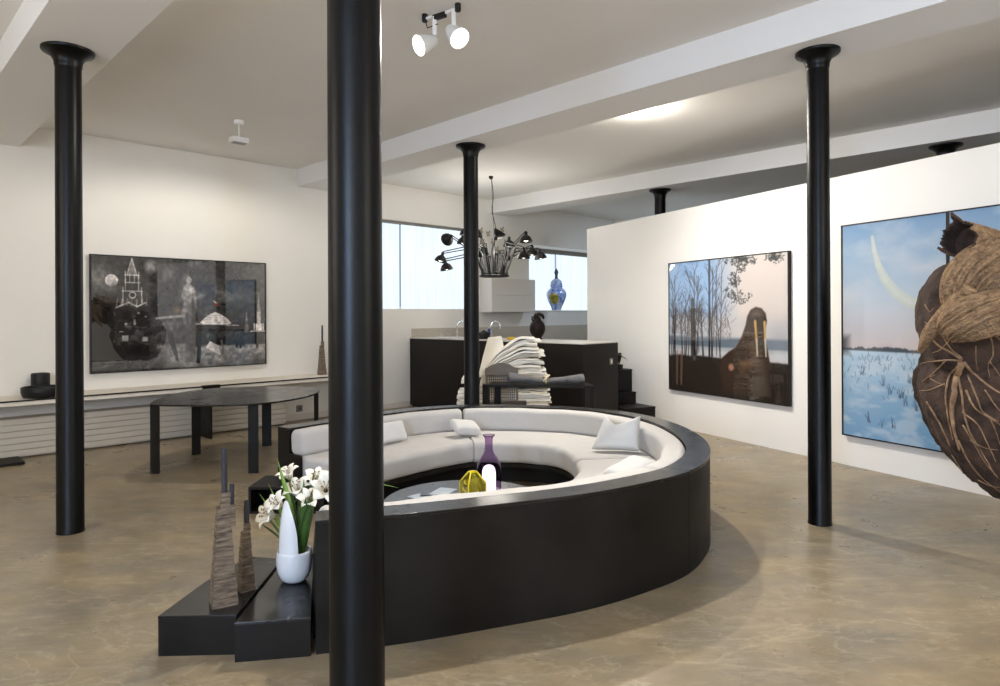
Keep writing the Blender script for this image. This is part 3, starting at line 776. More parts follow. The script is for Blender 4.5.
def vnoise(X, Y, seed=0, octv=4):
    rs = np.random.RandomState(seed); out = np.zeros_like(X); amp = 1.0; tot = 0
    for o in range(octv):
        n = 64; g = rs.rand(n, n)
        x = X * 2 ** o; y = Y * 2 ** o; xi = np.floor(x).astype(int); yi = np.floor(y).astype(int); fx = x - xi; fy = y - yi
        fx = fx * fx * (3 - 2 * fx); fy = fy * fy * (3 - 2 * fy)
        a = g[yi % n, xi % n]; b = g[yi % n, (xi + 1) % n]; c = g[(yi + 1) % n, xi % n]; d = g[(yi + 1) % n, (xi + 1) % n]
        out += amp * ((a * (1 - fx) + b * fx) * (1 - fy) + (c * (1 - fx) + d * fx) * fy); tot += amp; amp *= 0.5
    return out / tot
class Art:
    def __init__(s, nx, ny, asp):
        s.X, s.Y = np.meshgrid(np.linspace(0, asp, nx), np.linspace(0, 1, ny)); s.asp = asp
        s.I = np.zeros((ny, nx, 3)); s.px = 1.0 / ny
    def sm(s, d, w=None): w = w or s.px * 1.0; return np.clip(0.5 - d / (2 * w), 0, 1)
    def put(s, mask, col, a=1.0):
        c = np.array(col, float) / 255.0 if not isinstance(col, np.ndarray) else col
        k = (mask * a)[..., None]; s.I = s.I * (1 - k) + c * k
    def circ(s, x, y, r, col, a=1.0, w=None, ry=None): s.put(s.sm(np.hypot(s.X - x, (s.Y - y) * (r / (ry or r))) - r, w), col, a)
    def line(s, x0, y0, x1, y1, r, col, a=1.0, r1=None, w=None):
        dx, dy = x1 - x0, y1 - y0; t = np.clip(((s.X - x0) * dx + (s.Y - y0) * dy) / (dx * dx + dy * dy + 1e-12), 0, 1)
        rr = r + ((r if r1 is None else r1) - r) * t
        s.put(s.sm(np.hypot(s.X - x0 - t * dx, s.Y - y0 - t * dy) - rr, w), col, a)
    def rect(s, x0, y0, x1, y1, col, a=1.0, w=None):
        d = np.maximum(np.abs(s.X - (x0 + x1) / 2) - (x1 - x0) / 2, np.abs(s.Y - (y0 + y1) / 2) - (y1 - y0) / 2); s.put(s.sm(d, w), col, a)
    def poly(s, pts, col, a=1.0, w=None):
        inside = np.zeros(s.X.shape, bool); dm = np.full(s.X.shape, 9.0); n = len(pts)
        for i in range(n):
            (x0, y0), (x1, y1) = pts[i], pts[(i + 1) % n]
            cond = ((y0 > s.Y) != (y1 > s.Y)) & (s.X < (x1 - x0) * (s.Y - y0) / (y1 - y0 + 1e-12) + x0); inside ^= cond
            dx, dy = x1 - x0, y1 - y0; t = np.clip(((s.X - x0) * dx + (s.Y - y0) * dy) / (dx * dx + dy * dy + 1e-12), 0, 1)
            dm = np.minimum(dm, np.hypot(s.X - x0 - t * dx, s.Y - y0 - t * dy))
        s.put(s.sm(np.where(inside, -dm, dm), w), col, a)
def g3(v): return (v, v * 0.975, v * 0.96)

def art_night():
    s = Art(400, 256, 1.555); X, Y = s.X, s.Y
    n = vnoise(X * 3.2 + 3, Y * 4 + 1, 3, 5)
    s.I[:] = (np.array(g3(66)) / 255)
    # clouds
    cl = np.clip((n - 0.48) * 4, 0, 1) * np.clip((Y - 0.38) * 3, 0, 1) * np.clip(1.1 - Y, 0, 1)
    s.put(cl, g3(168), 0.7)
    s.put(np.exp(-((X - .98) ** 2 / .06 + (Y - .70) ** 2 / .010)) * np.clip((vnoise(X * 6, Y * 12, 9, 4) - .35) * 2.5, 0, 1), g3(190), 0.65)
    s.put(np.exp(-((X - .06) ** 2 / .006 + (Y - .80) ** 2 / .014)), g3(150), 0.6)
    s.put(np.exp(-((X - .62) ** 2 / .004 + (Y - .86) ** 2 / .006)), g3(150), 0.5)
    s.circ(.475, .925, .045, g3(216), .7, .03)
    # moon
    s.circ(.155, .79, .052, g3(232)); s.circ(.165, .735, .04, g3(120), .7, .03); s.circ(.14, .785, .012, g3(180), .5, .01)
    # dark left masses and wall
    s.poly([(0, .64), (.07, .62), (.15, .58), (.17, .5), (.20, .3), (.45, .22), (.5, 0), (0, 0)], g3(30))
    s.rect(0, .42, .17, .43, g3(70), .6)
    # big tower on the left: dark shaft with lit tracery
    s.poly([(.19, .52), (.45, .52), (.49, .25), (.16, .22)], g3(52))
    s.poly([(.215, .56), (.42, .60), (.405, .70), (.24, .70)], g3(88))
    s.poly([(.245, .70), (.395, .70), (.375, .84), (.262, .84)], g3(78))
    s.poly([(.275, .84), (.36, .84), (.322, .985), (.314, .985)], g3(122))
    W = g3(212)
    for (x0, y0, x1, y1, r) in ((.19, .555, .29, .60, .006), (.29, .60, .36, .565, .006), (.36, .565, .43, .60, .006), (.24, .70, .40, .70, .005), (.262, .775, .382, .775, .004), (.262, .84, .375, .84, .005),
                                (.245, .60, .245, .73, .004), (.40, .60, .395, .73, .004), (.265, .70, .265, .87, .004), (.372, .70, .372, .87, .004), (.30, .775, .30, .86, .003), (.338, .775, .338, .86, .003), (.278, .84, .318, .985, .003), (.358, .84, .318, .985, .003)):
        s.line(x0, y0, x1, y1, r, W, .85)
    for k in range(7): s.line(.195 + k * .04, .575, .20 + k * .04, .635, .004, W, .75, .001)
    s.circ(.322, .665, .030, g3(206)); s.circ(.322, .665, .021, g3(64))
    for (x, y, w, h) in ((.33, .40, .018, .05), (.235, .262, .052, .05), (.40, .255, .048, .04), (.215, .34, .03, .01), (.26, .40, .02, .02), (.36, .50, .02, .015), (.42, .47, .02, .012)): s.rect(x, y, x + w, y + h, g3(205), .8)
    s.line(.27, .39, .43, .38, .003, g3(150), .6)
    s.put(np.exp(-((X - .32) ** 2 / .02 + (Y - .36) ** 2 / .02)) * np.clip((vnoise(X * 18, Y * 18, 31, 4) - .45) * 5, 0, 1), g3(120), .6)
    # bright ground on the right
    gn = vnoise(X * 14, Y * 22, 5, 4)
    gr = np.clip((0.215 - Y + (X - 1.1) * .01) * 30, 0, 1) * np.clip((X - .50) * 6, 0, 1)
    s.put(gr, g3(150), .9); s.put(gr * np.clip((gn - .5) * 4, 0, 1), g3(205), .5); s.put(gr * np.clip((.10 - Y) * 9, 0, 1), g3(80), .55)
    s.put(np.clip((.16 - Y) * 12, 0, 1) * np.clip((.62 - X) * 6, 0, 1), g3(78), .8)
    s.rect(.52, .19, .80, .225, g3(190), .6, .01)
    # far wall and buildings on the right
    s.rect(1.0, .20, 1.555, .42, g3(44), .9, .006); s.rect(1.06, .27, 1.3, .34, g3(100), .5, .02)
    # bushy rider silhouette
    for (x, y, r) in ((.60, .38, .09), (.67, .44, .08), (.56, .30, .06), (.69, .33, .07), (.64, .25, .05)): s.circ(x, y, r, g3(74), .6, .04)
    s.line(.64, .30, .70, .08, .03, g3(40), .9, .012)
    s.put(np.exp(-((X - .60) ** 2 / .016 + (Y - .36) ** 2 / .03)) * np.clip((vnoise(X * 22, Y * 22, 33, 4) - .46) * 6, 0, 1), g3(150), .6)
    s.put(np.clip((vnoise(X * 9, Y * 5, 41, 5) - .52) * 5, 0, 1) * np.clip((Y - .55) * 4, 0, 1) * np.clip((X - .2) * 3, 0, 1), g3(150), .45)
    # pale standing stone figure on a plinth
    C = g3(164)
    for (x0, y0, x1, y1, r0, r1, v) in ((.803, .735, .80, .66, .040, .036, 176), (.80, .66, .79, .58, .036, .032, 160), (.80, .76, .806, .80, .014, .012, 160), (.84, .735, .862, .65, .015, .012, 168), (.862, .65, .872, .555, .012, .008, 150), (.768, .735, .752, .66, .016, .012, 150), (.752, .66, .775, .60, .012, .009, 150),
                                       (.79, .58, .755, .50, .030, .022, 150), (.755, .50, .775, .40, .020, .012, 132), (.805, .57, .815, .48, .026, .020, 128), (.815, .48, .812, .39, .018, .011, 112)):
        s.line(x0, y0, x1, y1, r0, g3(v), .95, r1, .007)
    s.circ(.808, .813, .024, g3(176), 1, .006, ry=.031); s.circ(.82, .71, .018, g3(206), .5, .014); s.circ(.785, .72, .016, g3(206), .5, .014); s.circ(.80, .66, .02, g3(118), .4, .014)
    s.poly([(.76, .40), (.875, .42), (.87, .05), (.775, .05)], g3(92), .7, .012)
    s.line(.52, .46, .75, .48, .010, g3(176), .8, .014); s.circ(.70, .53, .03, (150, 128, 92), .7, .02)
    # striped white canopy
    s.poly([(.905, .415), (.95, .46), (1.01, .50), (1.05, .515), (1.09, .50), (1.16, .46), (1.21, .405), (1.16, .395), (.95, .40)], g3(214))
    for k in range(4): s.line(.95 - k * .0, .42 + k * .022, 1.18 - k * .02, .415 + k * .022, .003, g3(160), .7)
    s.line(.87, .405, 1.28, .385, .005, g3(200), .9); s.poly([(.95, .395), (1.16, .39), (1.13, .345), (.99, .35)], g3(66))
    s.poly([(.96, .18), (1.10, .10), (1.09, .19), (1.0, .24)], g3(222)); s.circ(1.0, .28, .030, g3(130), .7, .012); s.circ(1.01, .268, .026, g3(50), .9, .012)
    s.line(.91, .38, .89, .05, .018, g3(38)); s.line(1.11, .24, 1.13, .12, .010, g3(120))
    s.poly([(1.035, .61), (1.06, .60), (1.085, .575), (1.06, .575)], (200, 52, 42)); s.poly([(1.03, .625), (1.05, .62), (1.075, .60), (1.05, .60)], g3(226))
    # small lit towers
    s.poly([(1.335, .31), (1.385, .31), (1.375, .42), (1.36, .49), (1.345, .42)], g3(126)); s.line(1.36, .44, 1.36, .52, .008, g3(176), 1, .001)
    s.rect(1.455, .33, 1.52, .40, g3(230)); s.rect(1.467, .40, 1.508, .52, g3(214)); s.poly([(1.467, .52), (1.508, .52), (1.49, .70), (1.485, .70)], g3(150))
    s.line(1.44, .33, 1.44, .40, .006, g3(210)); s.line(1.533, .33, 1.533, .40, .006, g3(210)); s.line(1.40, .325, 1.555, .325, .006, g3(190))
    for (x, y) in ((1.26, .24), (1.30, .23), (1.33, .25), (1.47, .23)): s.line(x, y - .06, x, y + .05, .012, g3(34), .9)
    tx = .55 + .62 * vnoise(X * 34, Y * 34, 12, 3) + .28 * vnoise(X * 6, Y * 6, 14, 3)
    s.I = np.clip((s.I * tx[..., None]) ** 1.25 * 1.02, 0, 1)
    return s.I

def tree(s, x, y0, y1, w, col, rnd, lean=0.0, depth=0):
    s.line(x, y0, x + lean, y1, w, col, .92, w * 0.35)
    for k in range(6):
        f = rnd.uniform(.35, .98); bx = x + lean * f; by = y0 + (y1 - y0) * f; L = (y1 - y0) * rnd.uniform(.10, .26) ; sg = rnd.choice((-1, 1))
        ex, ey = bx + sg * L * .45, by + L
        s.line(bx, by, ex, ey, w * .45, col, .8, w * .12)
        s.line((bx + ex) / 2, (by + ey) / 2, (bx + ex) / 2 + sg * L * .35, (by + ey) / 2 + L * .25, w * .25, col, .7, w * .1)
def art_walrus():
    s = Art(300, 264, 1.147); X, Y = s.X, s.Y; rnd = random.Random(4)
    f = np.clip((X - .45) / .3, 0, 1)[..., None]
    top = np.array((150, 184, 226)) / 255.; rt = np.array((226, 214, 208)) / 255.  # pale blue at left: the window's reflection painted into the print's sky
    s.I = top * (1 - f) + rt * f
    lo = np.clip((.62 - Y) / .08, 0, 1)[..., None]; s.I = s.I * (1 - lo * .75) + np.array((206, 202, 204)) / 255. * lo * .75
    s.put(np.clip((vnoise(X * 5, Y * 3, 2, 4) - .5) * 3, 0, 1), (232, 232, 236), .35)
    s.rect(-.1, .345, 1.3, .425, (104, 118, 132), .95, .012); s.rect(-.1, .32, 1.3, .352, (180, 186, 190), .9, .008); s.rect(-.1, .285, 1.3, .322, (206, 208, 212), .9, .012)
    s.put(np.clip((.285 - Y + .03 * (vnoise(X * 8, Y * 8, 4, 3) - .5)) * 60, 0, 1), (44, 36, 31))
    s.put(np.clip((.27 - Y) * 60, 0, 1) * np.clip((vnoise(X * 20, Y * 20, 8, 3) - .5) * 3, 0, 1), (66, 54, 44), .5)
    for k in range(26):
        x = rnd.uniform(.01, .60); tree(s, x, .28 + rnd.uniform(-.02, .03), rnd.uniform(.62, 1.0), rnd.uniform(.0025, .0065), (50, 44, 44), rnd, rnd.uniform(-.05, .05))
    s.line(.44, .27, .445, 1.0, .009, (38, 36, 42)); s.line(.275, .12, .265, .7, .022, (42, 37, 34), .85)
    for k in range(230):   # bare twigs
        x = rnd.uniform(.02, .66); y = rnd.uniform(.40, .62); L = rnd.uniform(.03, .09); a = rnd.uniform(.6, 2.5)
        s.line(x, y, x + L * math.cos(a), y + L * math.sin(a), .0018, (92, 76, 70), .6, .0008)
    for k in range(46):  # leaf clumps at the top right
        u = rnd.random()
        if u > .45: cx_, cy_ = .70 + rnd.gauss(0, .035) + .05 * math.sin(u * 30), rnd.uniform(.66, 1.0)
        else: cx_, cy_ = rnd.uniform(.66, 1.13), .985 - .03 * rnd.random()
        for q in range(9):
            x = cx_ + rnd.gauss(0, .016); y = cy_ + rnd.gauss(0, .014); a = rnd.uniform(0, 3.1); L = rnd.uniform(.008, .018)
            s.line(x, y, x + L * math.cos(a), y + L * math.sin(a), .0042, (52, 58, 58), .85, .0014)
    s.line(.74, 1.0, .70, .86, .003, (60, 58, 56)); s.line(.70, .86, .725, .70, .002, (60, 58, 56)); s.line(.66, .99, .86, .985, .003, (60, 58, 56))
    # standing figures' pale legs on the left
    for x in (.085, .135): s.line(x, .05, x + .005, .30, .010, (150, 118, 100), .55, .014)
    # walrus
    body = [(.60, .03), (.555, .12), (.545, .22), (.57, .28), (.63, .325), (.70, .36), (.755, .44), (.79, .52), (.805, .58), (.835, .625), (.88, .645), (.93, .635), (.965, .60), (.975, .55), (.965, .50), (.96, .42), (.985, .34), (1.0, .26), (.99, .15), (1.01, .04)]
    s.poly(body, (62, 47, 38), 1, .006)
    t = np.clip((vnoise(X * 16, Y * 16, 21, 4) - .45) * 3, 0, 1)
    M = Art(300, 264, 1.147); M.poly(body, (255, 255, 255)); mk = M.I[..., 0]
    s.put(mk * t * np.clip(1 - np.hypot((X - .80) / .15, (Y - .28) / .2), 0, 1), (122, 88, 62), .9); s.put(mk * np.clip(1 - np.hypot((X - .885) / .07, (Y - .59) / .05), 0, 1), (112, 100, 90), .8)
    s.circ(.885, .555, .030, (48, 38, 33), .8, .012); s.circ(.935, .55, .028, (48, 38, 33), .8, .012)
    s.line(.874, .545, .886, .42, .011, (196, 158, 92), 1, .009, .004); s.line(.886, .42, .892, .31, .009, (196, 182, 160), 1, .006, .004); s.line(.955, .54, .960, .42, .010, (206, 172, 110), 1, .008, .004); s.line(.960, .42, .966, .31, .008, (206, 196, 178), 1, .005, .004)
    s.poly([(.87, .30), (.95, .28), (.985, .10), (.98, .04), (.87, .03)], (96, 88, 80), .45, .02)
    s.circ(.655, .215, .024, (190, 140, 116), .9, .008)
    s.rect(1.04, .28, 1.15, .34, (214, 216, 220), .7, .02); s.I = s.I * .90; s.circ(1.08, .42, .09, (140, 146, 156), .4, .06)
    return s.I

def art_snow(part):
    s = Art(200, 400, 0.49); X, Y = s.X + part * 0.49, s.Y; rnd = random.Random(5 + part)
    k = np.clip((Y - .43) / .57, 0, 1)[..., None]
    lo = np.array((214, 203, 206)) / 255.; mid = np.array((190, 206, 224)) / 255.; hi = np.array((128, 168, 208)) / 255.
    s.I = np.where(k < .4, lo + (mid - lo) * (k / .4), mid + (hi - mid) * ((k - .4) / .6))
    s.put(np.clip((vnoise(X * 5 + 2, Y * 9, 6, 5) - .45) * 3, 0, 1) * np.clip((Y - .42) * 6, 0, 1), (216, 220, 228), .55)
    sn = np.clip((.415 - Y) * 80, 0, 1)
    b = np.clip(Y / .42, 0, 1)[..., None]; sc_ = (np.array((120, 170, 214)) * (1 - b) + np.array((196, 220, 240)) * b) / 255.
    s.I = s.I * (1 - sn[..., None]) + sc_ * sn[..., None]
    s.put(sn * np.clip((vnoise(X * 12, Y * 26, 7, 4) - .5) * 4, 0, 1), (226, 236, 246), .5)
    h = .40 + .028 * vnoise(X * 30, X * 0 + 1.5, 10, 3)
    s.put(np.clip((h + .012 - Y) * 140, 0, 1) * np.clip((Y - .402) * 140, 0, 1), (74, 84, 92), .95)
    if part == 0: s.rect(-.01, .39, .03, .47, (60, 66, 70), .8, .02)
    for q in range(90):   # weeds poking out of the snow
        x = rnd.uniform(0, .49); y = rnd.choice((rnd.uniform(.28, .40), rnd.uniform(.31, .40), rnd.uniform(.18, .34)))
        L = rnd.uniform(.008, .026); s.line(x, y, x + rnd.uniform(-.012, .012), y + L, .0013, (70, 82, 98), .65, .0006)
    for (x, y, n) in ((.135, .07, 5), (.19, .06, 3), (.255, .06, 5), (.29, .20, 8), (.24, .21, 5), (.36, .15, 6), (.31, .17, 4), (.40, .22, 4), (.20, .25, 4), (.10, .29, 5), (.33, .27, 5)):
        x *= 1.0
        for q in range(n):
            s.line(x + rnd.uniform(-.01, .01), y + rnd.uniform(0, .01), x + rnd.uniform(-.02, .02), y + rnd.uniform(.015, .055), .0013, (58, 72, 92), .7, .0006)
    # pale curved tusk in the sky
    TK = [(.155, .935), (.165, .87), (.185, .80), (.22, .73), (.27, .67), (.33, .63), (.40, .60), (.47, .59), (.56, .60), (.62, .64)] if part == 0 else [(.01, .985), (.035, .94), (.07, .88), (.09, .80), (.05, .70), (-.02, .62)]
    for q in range(len(TK) - 1):
        w0 = .006 + .018 * min(1, q / 3.5); w1 = .006 + .018 * min(1, (q + 1) / 3.5)
        s.line(*TK[q], *TK[q + 1], w0, (206, 214, 206), .9, w1, .002)
    for q in range(len(TK) - 1):
        s.line(*TK[q], *TK[q + 1], .004, (214, 224, 224), .6, .010, .006)
    return s.I * .90
A3 = Vector((A2.x, A2.y, 0)); B3 = Vector((B2.x, B2.y, 0)); U3 = Vector((U2.x, U2.y, 0)); N3 = Vector((N2.x, N2.y, 0))
framed('large black and white night scene with a spired tower, on the left wall', fr(0.99, WALLB, 0.89), A3, 2.265, 1.485, B3, art_night(), depth=0.06)
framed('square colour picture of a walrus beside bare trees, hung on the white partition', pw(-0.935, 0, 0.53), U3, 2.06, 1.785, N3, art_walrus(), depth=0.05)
framed('tall blue snow field picture with a pale curved tusk, on the partition', pw(1.795, 0, 0.318), U3, 1.075, 2.20, N3, art_snow(0), depth=0.05)
framed('second tall snow picture, mostly hidden behind the big root sculpture', pw(2.873, 0, 0.318), U3, 1.075, 2.20, N3, art_snow(1), depth=0.05)

# ------------------------------------------------------------------ kitchen
BA0, BA1, BB0, BB1, BZ = 5.91, 6.71, WALLB, 0.18, 1.21
t = thing('kitchen_island', 'tall dark brown kitchen block with a pale worktop behind the round sofa', 'kitchen unit', fr(6.3, -1.7))
MB().box_ab(BA0, BA1, BB0 + 0.02, BB1, 0.03, BZ - 0.02).build('body', LACQ, t, bevel=0.003)
MB().box_ab(BA0 + 0.04, BA1 - 0.04, BB0 + 0.03, BB1 - 0.04, 0, 0.03).build('plinth', STEEL_DARK, t)
MB().box_ab(BA0 - 0.004, BA1 + 0.004, BB0 + 0.02, BB1 + 0.004, BZ - 0.02, BZ).build('worktop', COUNTER, t, bevel=0.002)
q = px(610.5, 361, 9.45)
sw = thing('switch_plate', 'small grey switch plate on the end of the dark kitchen block', 'switch', fr(6.54, BB1, 0.93))
MB().box_ab(6.505, 6.575, BB1 + 0.002, BB1 + 0.01, 0.885, 0.975).build('plate', GREYP, sw, bevel=0.002)
MB().box_ab(6.525, 6.555, BB1 + 0.01, BB1 + 0.014, 0.905, 0.955).build('rocker', W_TRIM, sw)
# wall cabinet
t = thing('wall_cabinet', 'pale wall hung kitchen cabinet between the two windows', 'cabinet', fr(8.2, -3.5, 1.645))
MB().box_ab(7.60, 8.83, WALLB, -3.355, 1.645, 2.30).build('body', CAB_WHITE, t)
MB().box_ab(7.605, 8.825, -3.355, -3.335, 1.65, 1.968).build('door', CAB_WHITE, t, bevel=0.002)
MB().box_ab(7.605, 8.825, -3.355, -3.335, 1.977, 2.298).build('door', CAB_WHITE, t, bevel=0.002)
# taps, bottle, machine, sponge
def on_island(b, a=6.35): return fr(a, b, BZ)
def tap(c, label, sgn):
    t = thing('kitchen_tap', label, 'tap', c, 'chrome taps on the kitchen block')
    MB().lathe(c, [(0.03, 0), (0.03, 0.012), (0.022, 0.02), (0.022, 0.06)], 24).build('base', CHROME, t, smooth='auto')
    pts = [c + Vector((0, 0, 0.05)), c + Vector((0, 0, 0.2))]
    for k in range(9):
        q = PI * k / 8; pts.append(c + Vector((sgn * 0.075 * (1 - math.cos(q)), 0, 0.2 + 0.085 * math.sin(q))))
    pts.append(pts[-1] + Vector((0, 0, -0.04)))
    MB().tube(pts, 0.011, 12).build('spout', CHROME, t, smooth=True)
    MB().tube([c + Vector((0, -0.02, 0.045)), c + Vector((0.02, -0.08, 0.07))], 0.006, 8).build('lever', CHROME, t, smooth=True)
c1 = px(457, 338, 11.05); tap(Vector((c1.x, c1.y, BZ)), 'chrome swan neck tap on the kitchen block, left of the thin column', 1)
c2 = px(491, 338, 10.75); tap(Vector((c2.x, c2.y, BZ)), 'chrome swan neck tap on the kitchen block, right of the thin column', 1)
c = px(446, 338, 11.1); c.z = BZ
t = thing('dish_rack', 'small white dish rack beside the tap left of the thin column', 'rack', c)
rk = MB(); rk.box(c + Vector((0, 0, 0.012)), (0.24, 0.16, 0.02), ROT_AB)
rk.build('tray', WHITE, t, bevel=0.003)
for k in range(5): MB().tube([c + Vector((-0.08 + k * 0.04, 0.05, 0.02)), c + Vector((-0.08 + k * 0.04, 0.02, 0.09)), c + Vector((-0.08 + k * 0.04, -0.03, 0.09)), c + Vector((-0.08 + k * 0.04, -0.05, 0.02))], 0.003, 6).build('wire', CHROME, t)
c = px(484, 338, 10.7); c.z = BZ
t = thing('coffee_maker', 'small black kitchen appliance beside the column on the kitchen block', 'appliance', c)
MB().box(c + Vector((0, 0, 0.055)), (0.14, 0.12, 0.11), ROT_AB).build('body', BLACKP, t, bevel=0.015)
MB().lathe(c + Vector((0, 0, 0.11)), [(0.05, 0), (0.05, 0.012), (0.02, 0.02), (0.012, 0.03)], 20).build('lid', BLACKP, t, smooth='auto')
c = px(489.2, 338, 10.9); c.z = BZ
t = thing('blue_bottle', 'small blue washing-up bottle behind the right tap', 'bottle', c)
MB().lathe(c, [(0.03, 0), (0.032, 0.01), (0.032, 0.13), (0.022, 0.155), (0.012, 0.165)], 20).build('body', BLUEB, t, smooth='auto')
MB().lathe(c + Vector((0, 0, 0.165)), [(0.014, 0), (0.014, 0.03), (0.006, 0.035), (0.006, 0.05)], 14).build('cap', WHITE, t, smooth='auto')
c = px(511, 338, 10.4); c.z = BZ
tag(MB().box(c + Vector((0, 0, 0.02)), (0.10, 0.07, 0.04), 0.4).build('sponge', YEL, None, bevel=0.008, loc=c), 'small yellow sponge on the kitchen block above the paper sculpture', 'sponge')
# dark stoneware jug
c = px(537.5, 340, 10.25); c.z = BZ
t = thing('stoneware_jug', 'dark brown stoneware jug with a curled lip on the kitchen worktop', 'jug', c)
MB().lathe(c, [(0.065, 0), (0.075, 0.01), (0.06, 0.03), (0.08, 0.06), (0.112, 0.12), (0.122, 0.17), (0.115, 0.22), (0.09, 0.27), (0.062, 0.30), (0.052, 0.325), (0.056, 0.345), (0.045, 0.35)], 36).build('body', URN, t, smooth='auto')
MB().tube([c + Vector((-0.045, 0, 0.335)), c + Vector((-0.02, 0, 0.375)), c + Vector((0.03, 0, 0.39)), c + Vector((0.075, 0, 0.375)), c + Vector((0.095, 0, 0.34)), c + Vector((0.085, 0, 0.32))], [0.026, 0.036, 0.032, 0.026, 0.020, 0.010], 14).build('curled_lip', URN, t, smooth=True)
MB().tube([c + Vector((-0.045, 0, 0.33)), c + Vector((-0.085, 0, 0.355)), c + Vector((-0.08, 0, 0.31)), c + Vector((-0.06, 0, 0.29))], 0.013, 10).build('handle', URN, t, smooth=True)
# blue and white ginger jar
def jar_mat():
    m, nt, bs = newmat('blue_white_glaze')
    tc = nt.nodes.new('ShaderNodeTexCoord')
    vo = nt.nodes.new('ShaderNodeTexVoronoi'); vo.inputs['Scale'].default_value = 17; vo.feature = 'DISTANCE_TO_EDGE'
    nz = nt.nodes.new('ShaderNodeTexNoise'); nz.inputs['Scale'].default_value = 9; nz.inputs['Detail'].default_value = 6
    nt.links.new(tc.outputs['Object'], vo.inputs['Vector']); nt.links.new(tc.outputs['Object'], nz.inputs['Vector'])
    r = nt.nodes.new('ShaderNodeValToRGB'); e = r.color_ramp.elements
    e[0].position = 0.02; e[0].color = srgb(60, 104, 196); e[1].position = 0.12; e[1].color = srgb(196, 214, 242)
    r2 = nt.nodes.new('ShaderNodeValToRGB'); e = r2.color_ramp.elements
    e[0].position = 0.45; e[0].color = srgb(70, 122, 212); e[1].position = 0.56; e[1].color = srgb(206, 220, 240)
    mx = nt.nodes.new('ShaderNodeMix'); mx.data_type = 'RGBA'; mx.inputs[0].default_value = 0.5
    nt.links.new(vo.outputs['Distance'], r.inputs['Fac']); nt.links.new(nz.outputs['Fac'], r2.inputs['Fac'])
    nt.links.new(r.outputs['Color'], mx.inputs[6]); nt.links.new(r2.outputs['Color'], mx.inputs[7])
    nt.links.new(mx.outputs[2], bs.inputs['Base Color']); bs.inputs['Roughness'].default_value = 0.15; bs.inputs['Coat Weight'].default_value = 0.5
    return m
JAR = jar_mat()
JARBLUE = mat('deep_blue_glaze', srgb(40, 52, 96), 0.2, coat=0.4)
LAND = mat('painted_landscape_panel', srgb(206, 190, 70), 0.25, col2=srgb(66, 96, 62), scale=7, detail=3, stretch=(1, 1, 2.5))
c = px(556.5, 310, 13.95); c = Vector((c.x, c.y, W2[2] + 0.012)); 
t = thing('ginger_jar', 'large blue and white lidded porcelain jar on the sill of the right kitchen window', 'jar', c)
k = 0.0207
jp = [(4.9, 0), (5.3, .3), (5.2, 1.2), (5.8, 3.2), (7.6, 6.5), (9.4, 10), (10.6, 13.5), (10.9, 16), (10.3, 18.5), (8.6, 20.8), (6.4, 22.3), (6.2, 23.4)]
MB().lathe(c, [(r * k * .93, z * k * 1.0) for (r, z) in jp], 48).build('body', JAR, t, smooth='auto')
lid = [(6.9, 23.4), (7.1, 24.2), (6.6, 24.6), (6.4, 27), (5.4, 29.6), (3.2, 31.2), (1.4, 31.9)]
MB().lathe(c, [(r * k * .93, z * k) for (r, z) in lid], 40).build('lid', JAR, t, smooth='auto')
MB().lathe(c, [(r * k, z * k) for (r, z) in ((1.5, 31.8), (1.9, 32.4), (1.3, 33.5), (1.6, 36), (2.2, 38), (1.6, 40), (0.6, 41.5), (0.1, 42.4))], 20).build('finial', JARBLUE, t, smooth='auto')
# painted cartouche on the belly
P = []
for i in range(13):
    row = []
    for j in range(13):
        u = -1 + 2 * i / 12; v = -1 + 2 * j / 12; s_ = math.sqrt(max(0, 1 - 0.45 * v * v)); t2 = math.sqrt(max(0, 1 - 0.45 * u * u))
        z = (11.5 + v * 5.6 * t2); th = -PI / 2 - 0.35 + u * 0.52 * s_
        rr = np.interp(z, [q[1] for q in jp], [q[0] for q in jp]) * k * .93 + 0.0025
        row.append(c + Vector((rr * math.cos(th), rr * math.sin(th), z * k)))
    P.append(row)
MB().grid(P).build('painted_panel', LAND, t, smooth=True)
# paper butterflies on the wall pier
bf = [(481, 231, .5), (481.5, 241, -.3), (488, 234, .2), (492.5, 242, -.5), (485.5, 250, .9), (502, 230, .4), (505.5, 243, -.2), (497, 250, .6)]
def on_wall(x, y, off=0.0):
    d = px(x, y, 1.0) - Vector((0, 0, H)); o2 = L0 + B2 * (WALLB + off); k_ = o2.dot(B2) / Vector((d.x, d.y)).dot(B2)
    return Vector((0, 0, H)) + d * k_
for (x, y, r) in bf:
    p = on_wall(x, y, 0.012); m = MB()
    for sg in (-1, 1):
        pts = [(0, -.032), (0, .032), (.05 * sg, .064), (.06 * sg, .032), (.026 * sg, 0), (.045 * sg, -.032), (.02 * sg, -.058)]
        cr, sr = math.cos(r), math.sin(r); vs = []
        for (a, b) in pts:
            a2, b2 = a * cr - b * sr, a * sr + b * cr
            vs.append(m.bm.verts.new(p + A3 * a2 + Vector((0, 0, b2)) + B3 * (0.25 * abs(a))))
        m.bm.faces.new(vs)
    m.tube([p + Vector((0, 0, -.036)), p + Vector((0, 0, .038))], 0.004, 6)
    tag(m.build('paper_butterfly', MOTH, None, loc=p, solid=0.002), 'small beige paper butterfly fixed to the grey wall between the kitchen windows', 'decoration', 'paper butterflies on the wall between the windows')

